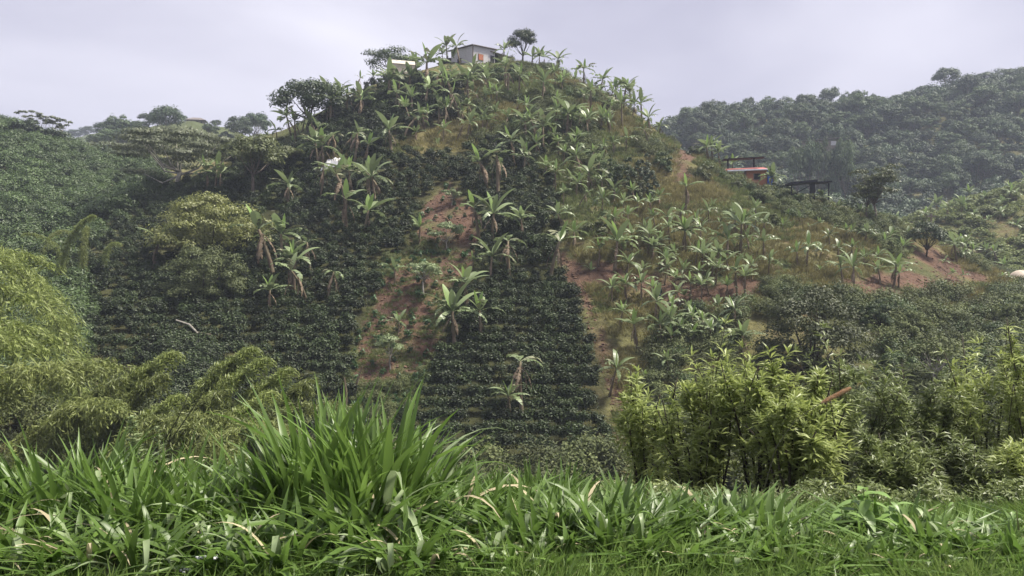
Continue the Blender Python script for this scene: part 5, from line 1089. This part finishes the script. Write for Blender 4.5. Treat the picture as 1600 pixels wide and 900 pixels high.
# seed head on its long stalk
M['seed'] = foliage_mat('seed_head', (.50, .33, .20), (.68, .52, .36), rough=.8, transl=.2, obj_var=.02); M['stalk'] = plain_mat('dark_stalk', (.10, .11, .05), (.05, .05, .03)); M['rust'] = plain_mat('rusty_stalk', (.22, .09, .045), (.14, .06, .035))
b0 = at(1178, 838, 4, 8); sd_ = empty('seed_head_grass', b0); tag(sd_, 'long thin stalk with orange bristly seed head over the shrubs', 'grass'); o0 = np.array(b0); d = 6.2
A = [np.zeros(3)] + [sight(u, v, d) - o0 for u, v in ((1192, 770), (1212, 700), (1243, 655), (1284, 629))]
mb = MB(); mb.tube(A, [.006, .005, .004, .0035, .003], 5); mb.build('stalk', M['stalk'], sd_)
a, b = sight(1283, 630, d) - o0, sight(1329, 606, d) - o0; g = np.random.default_rng(3); n = 1500; f = g.random(n); ax = unit((b - a)[None])[0]; rad = rand_unit(n, g); rad = unit(rad - ax * (rad @ ax)[:, None])
c = a + (b - a) * f[:, None] + rad * .004; L_ = .021 * np.sqrt(np.clip(np.minimum(f * 8, (1 - f) * 6), .2, 1)); v, t = leaf_folded(c, rad + ax * .5, np.repeat(ax[None], n, 0), L_, .0035, droop=0, fold=0); mb = MB(); mb.add(v, t=t); mb.tube([a, b], .005, 6); mb.build('seed_head', M['seed'], sd_)
for i, (pts_, lb) in enumerate([([(250, 700), (280, 650), (302, 598)], 'bare dark stalk rising before the bamboo, upper one'), ([(258, 700), (290, 655), (318, 612)], 'bare dark stalk rising before the bamboo, lower one')]):
    b0 = at(pts_[0][0] - 20, 815, 5, 8.2); mb = MB(); mb.tube([np.array(b0)] + [sight(u, v, 7.4) for u, v in pts_], [.008, .007, .006, .004], 5); o = mb.build('dry_stalk', M['stalk']); tag(o, lb, 'stalk')
# pale weed spike
def weed(name, label, u, v0, v1, d, mat, n, lf, cat='weed'):
    b0 = at(u, 830, 5, 8.2); o0 = np.array(b0); r_ = empty(name, b0); tag(r_, label, cat); top = sight(u, v0, d) - o0; mid = sight(u + 6, v1, d) - o0; g = np.random.default_rng(int(u)); mb = MB(); mb.tube([np.zeros(3), mid, top], [.01, .008, .003], 5); mb.build('stem', M['culm'], r_)
    f = g.random(n); c = mid + (top - mid) * f[:, None]; az = g.random(n) * 6.28; D = np.stack([np.cos(az), np.sin(az), .5 + .0 * az], 1); vv, t = leaf_folded(c, D, np.repeat([[0, 0, 1.0]], n, 0), lf * (1.15 - f * .8) * g.uniform(.7, 1.2, n), lf * .3, droop=.1); mb = MB(); mb.add(vv, t=t); mb.build('foliage', M[mat], r_)
weed('pale_weed', 'pale spiky weed standing among the left tussocks', 206, 652, 735, 7.0, 'pale_shrub', 120, .13); weed('pale_weed', 'shorter pale weed right of the pale spiky weed', 246, 668, 740, 7.2, 'pale_shrub', 70, .1)
weed('leafy_weed', 'thin leafy weed at far left behind the tussocks', 18, 690, 760, 7.6, 'willow', 110, .09)
# broad-leaved herbs: every leaf a part
hl = []
for i in range(4):
    L_ = 1.0; V = MB(); v, t = leaf_folded(np.zeros((1, 3)), np.array([[1., 0, .3 - .25 * i]]), np.array([[0, 0, 1.]]), 1.0, .42, droop=.15 + .12 * i, fold=.12)
    n = 6; tt = np.linspace(0, 1, n + 1); wv = .20 * np.sin(np.pi * tt ** .75) + .008; zc = (.35 - .2 * i) * tt - (.35 + .1 * i) * tt ** 2; P = np.stack([tt, 0 * tt, zc], 1); E1 = P + np.stack([0 * tt, wv, wv * .25], 1); E2 = P + np.stack([0 * tt, -wv, wv * .25], 1)
    V.add(np.concatenate([E1, P, E2]), [(k, k + 1, n + 2 + k, n + 1 + k) for k in range(n)] + [(n + 1 + k, n + 2 + k, 2 * n + 3 + k, 2 * n + 2 + k) for k in range(n)]); hl.append(V.mesh('leaf', M['herb'], True))
gh = np.random.default_rng(44)
for nm, lb, u, vb, vt, nl, ls in [('broadleaf_herb', 'broad-leaved herb before the dark shrub gap, taller left stem', 1350, 858, 768, 26, .23), ('broadleaf_herb', 'broad-leaved herb, shorter stem on its right', 1392, 856, 784, 24, .21), ('broadleaf_herb', 'broad-leaved herb, lowest of the three', 1316, 862, 806, 20, .18),
        ('corner_herb', 'large light green leaves in bottom left corner', 12, 905, 876, 9, .22), ('vine_herb', 'pale round-leaved creeper at bottom right', 1540, 872, 828, 26, .08), ('vine_herb', 'pale leafy creeper right of the other creeper', 1590, 866, 800, 30, .09), ('vine_herb', 'pale leafy creeper under the right-hand tussock', 1490, 870, 842, 22, .08)]:
    p = at(u, vb, 3.2, 8.2); H = (vb - vt) * p.y / F; r_ = empty(nm, p); tag(r_, lb, 'plant'); mb = MB(); mb.tube([(0, 0, -.02), (.01, 0, H * .5), (0, .01, H)], [.009, .007, .003], 5); mb.build('stem', M['culm'], r_)
    for k in range(nl):
        f = (k + .5) / nl; sprd = .25 if nm == 'vine_herb' else 0.02; L_ = ls * gh.uniform(.7, 1.2) * (1.1 - .5 * f)
        obj('leaf', hl[int(gh.integers(4))], r_, loc=(gh.normal(0, sprd), gh.normal(0, sprd), H * (.15 + .85 * f)), rot=(0, 0, k * 2.4 + gh.normal(0, .3)), s=(L_, L_ * gh.uniform(.8, 1.2), L_))
# white flowers
for i, (u, v, lb) in enumerate([(314, 872, 'largest of the group'), (333, 875, 'right of the largest'), (322, 889, 'below the largest'), (291, 892, 'left and low')]):
    b0 = at(u - 4, 903 if v < 885 else 910, 3, 8); o0 = np.array(b0); top = sight(u, v, 4.35) - o0; r_ = empty('white_flower', b0); tag(r_, f'small white flower cluster on thin stem, {lb}', 'flower', 'white flowers at the verge'); mb = MB(); mb.tube([np.zeros(3), top * .6 + [.01, 0, 0], top], [.003, .0025, .002], 5); mb.build('stem', M['culm'], r_)
    g = np.random.default_rng(i + 5)
    for k in range(8 if i == 0 else 6):
        c = top + np.array([g.normal(0, .013), g.normal(0, .01), abs(g.normal(0, .006))]); mb = MB(); mb.tube([c + [0, 0, -.007], c, c + [0, 0, .006]], [.004, .009, .004], 7); mb.build('floret', M['white'], r_, smooth=True)
for i, u in enumerate((192, 178, 204)):
    b0 = at(u, 905, 3, 8); mb = MB(); d = b0.y; P = [np.array(b0), sight(u + 2, 885, d), sight(u - 1, 862 + 6 * i, d)]; mb.tube(P, [.005, .007, .003], 5)
    for k in range(12): q = P[1] + (P[2] - P[1]) * (k / 12); mb.tube([q, q + np.array([random.uniform(-.015, .015), random.uniform(-.01, .01), .012])], .003, 4)
    o = mb.build('rusty_stalk', M['rust']); tag(o, ['dry rust-coloured weed stalk at bottom left, middle of three', 'dry rust-coloured weed stalk, left of three', 'dry rust-coloured weed stalk, right of three'][i], 'weed')
mb = MB(); mb.tube([sight(-10, 822, 4.6), sight(40, 838, 4.55), sight(95, 860, 4.5), np.array(at(150, 903, 3, 8))], [.002, .003, .004, .005], 5)
for k in range(26):
    f = k / 26; q = sight(-5 + 95 * f, 823 + 35 * f, 4.55); mb.tube([q, q + np.array([-.05, random.uniform(-.01, .01), random.uniform(-.03, .05)])], .0012, 4)
o = mb.build('grass_panicle', M['straw']); tag(o, 'fine pale grass panicle leaning in from bottom left', 'grass')
# dead banana stems leaning at the foot of the soil patch
for i, (u, vb, pts_) in enumerate([(555, 628, [(557, 600), (566, 572)]), (541, 640, [(541, 612), (538, 590)])]):
    b0 = at(u, vb); d = b0.y; mb = MB(); mb.tube([np.array(b0)] + [sight(a, b, d) for a, b in pts_], [.09, .08, .05], 6); o = mb.build('dead_stem', M['stem']); tag(o, ['leaning dead banana stem at foot of soil patch', 'short dead banana stem left of the leaning one'][i], 'stem')

# ------------------------------------------------------------------ the air
mb = MB(); mb.box(-1500, 1500, -60, 1598, -60, 92)
hz = new_mat('haze'); _t = hz.node_tree; _o = _t.nodes.new('ShaderNodeOutputMaterial'); _v = _t.nodes.new('ShaderNodeVolumePrincipled')
_v.inputs['Color'].default_value = (.74, .81, 1.0, 1); _v.inputs['Density'].default_value = 0.00043; _v.inputs['Anisotropy'].default_value = 0.0; _t.links.new(_v.outputs[0], _o.inputs['Volume'])
hazeo = mb.build('haze', hz); tag(hazeo, 'thin bluish haze filling the valley', 'haze', kind='stuff')
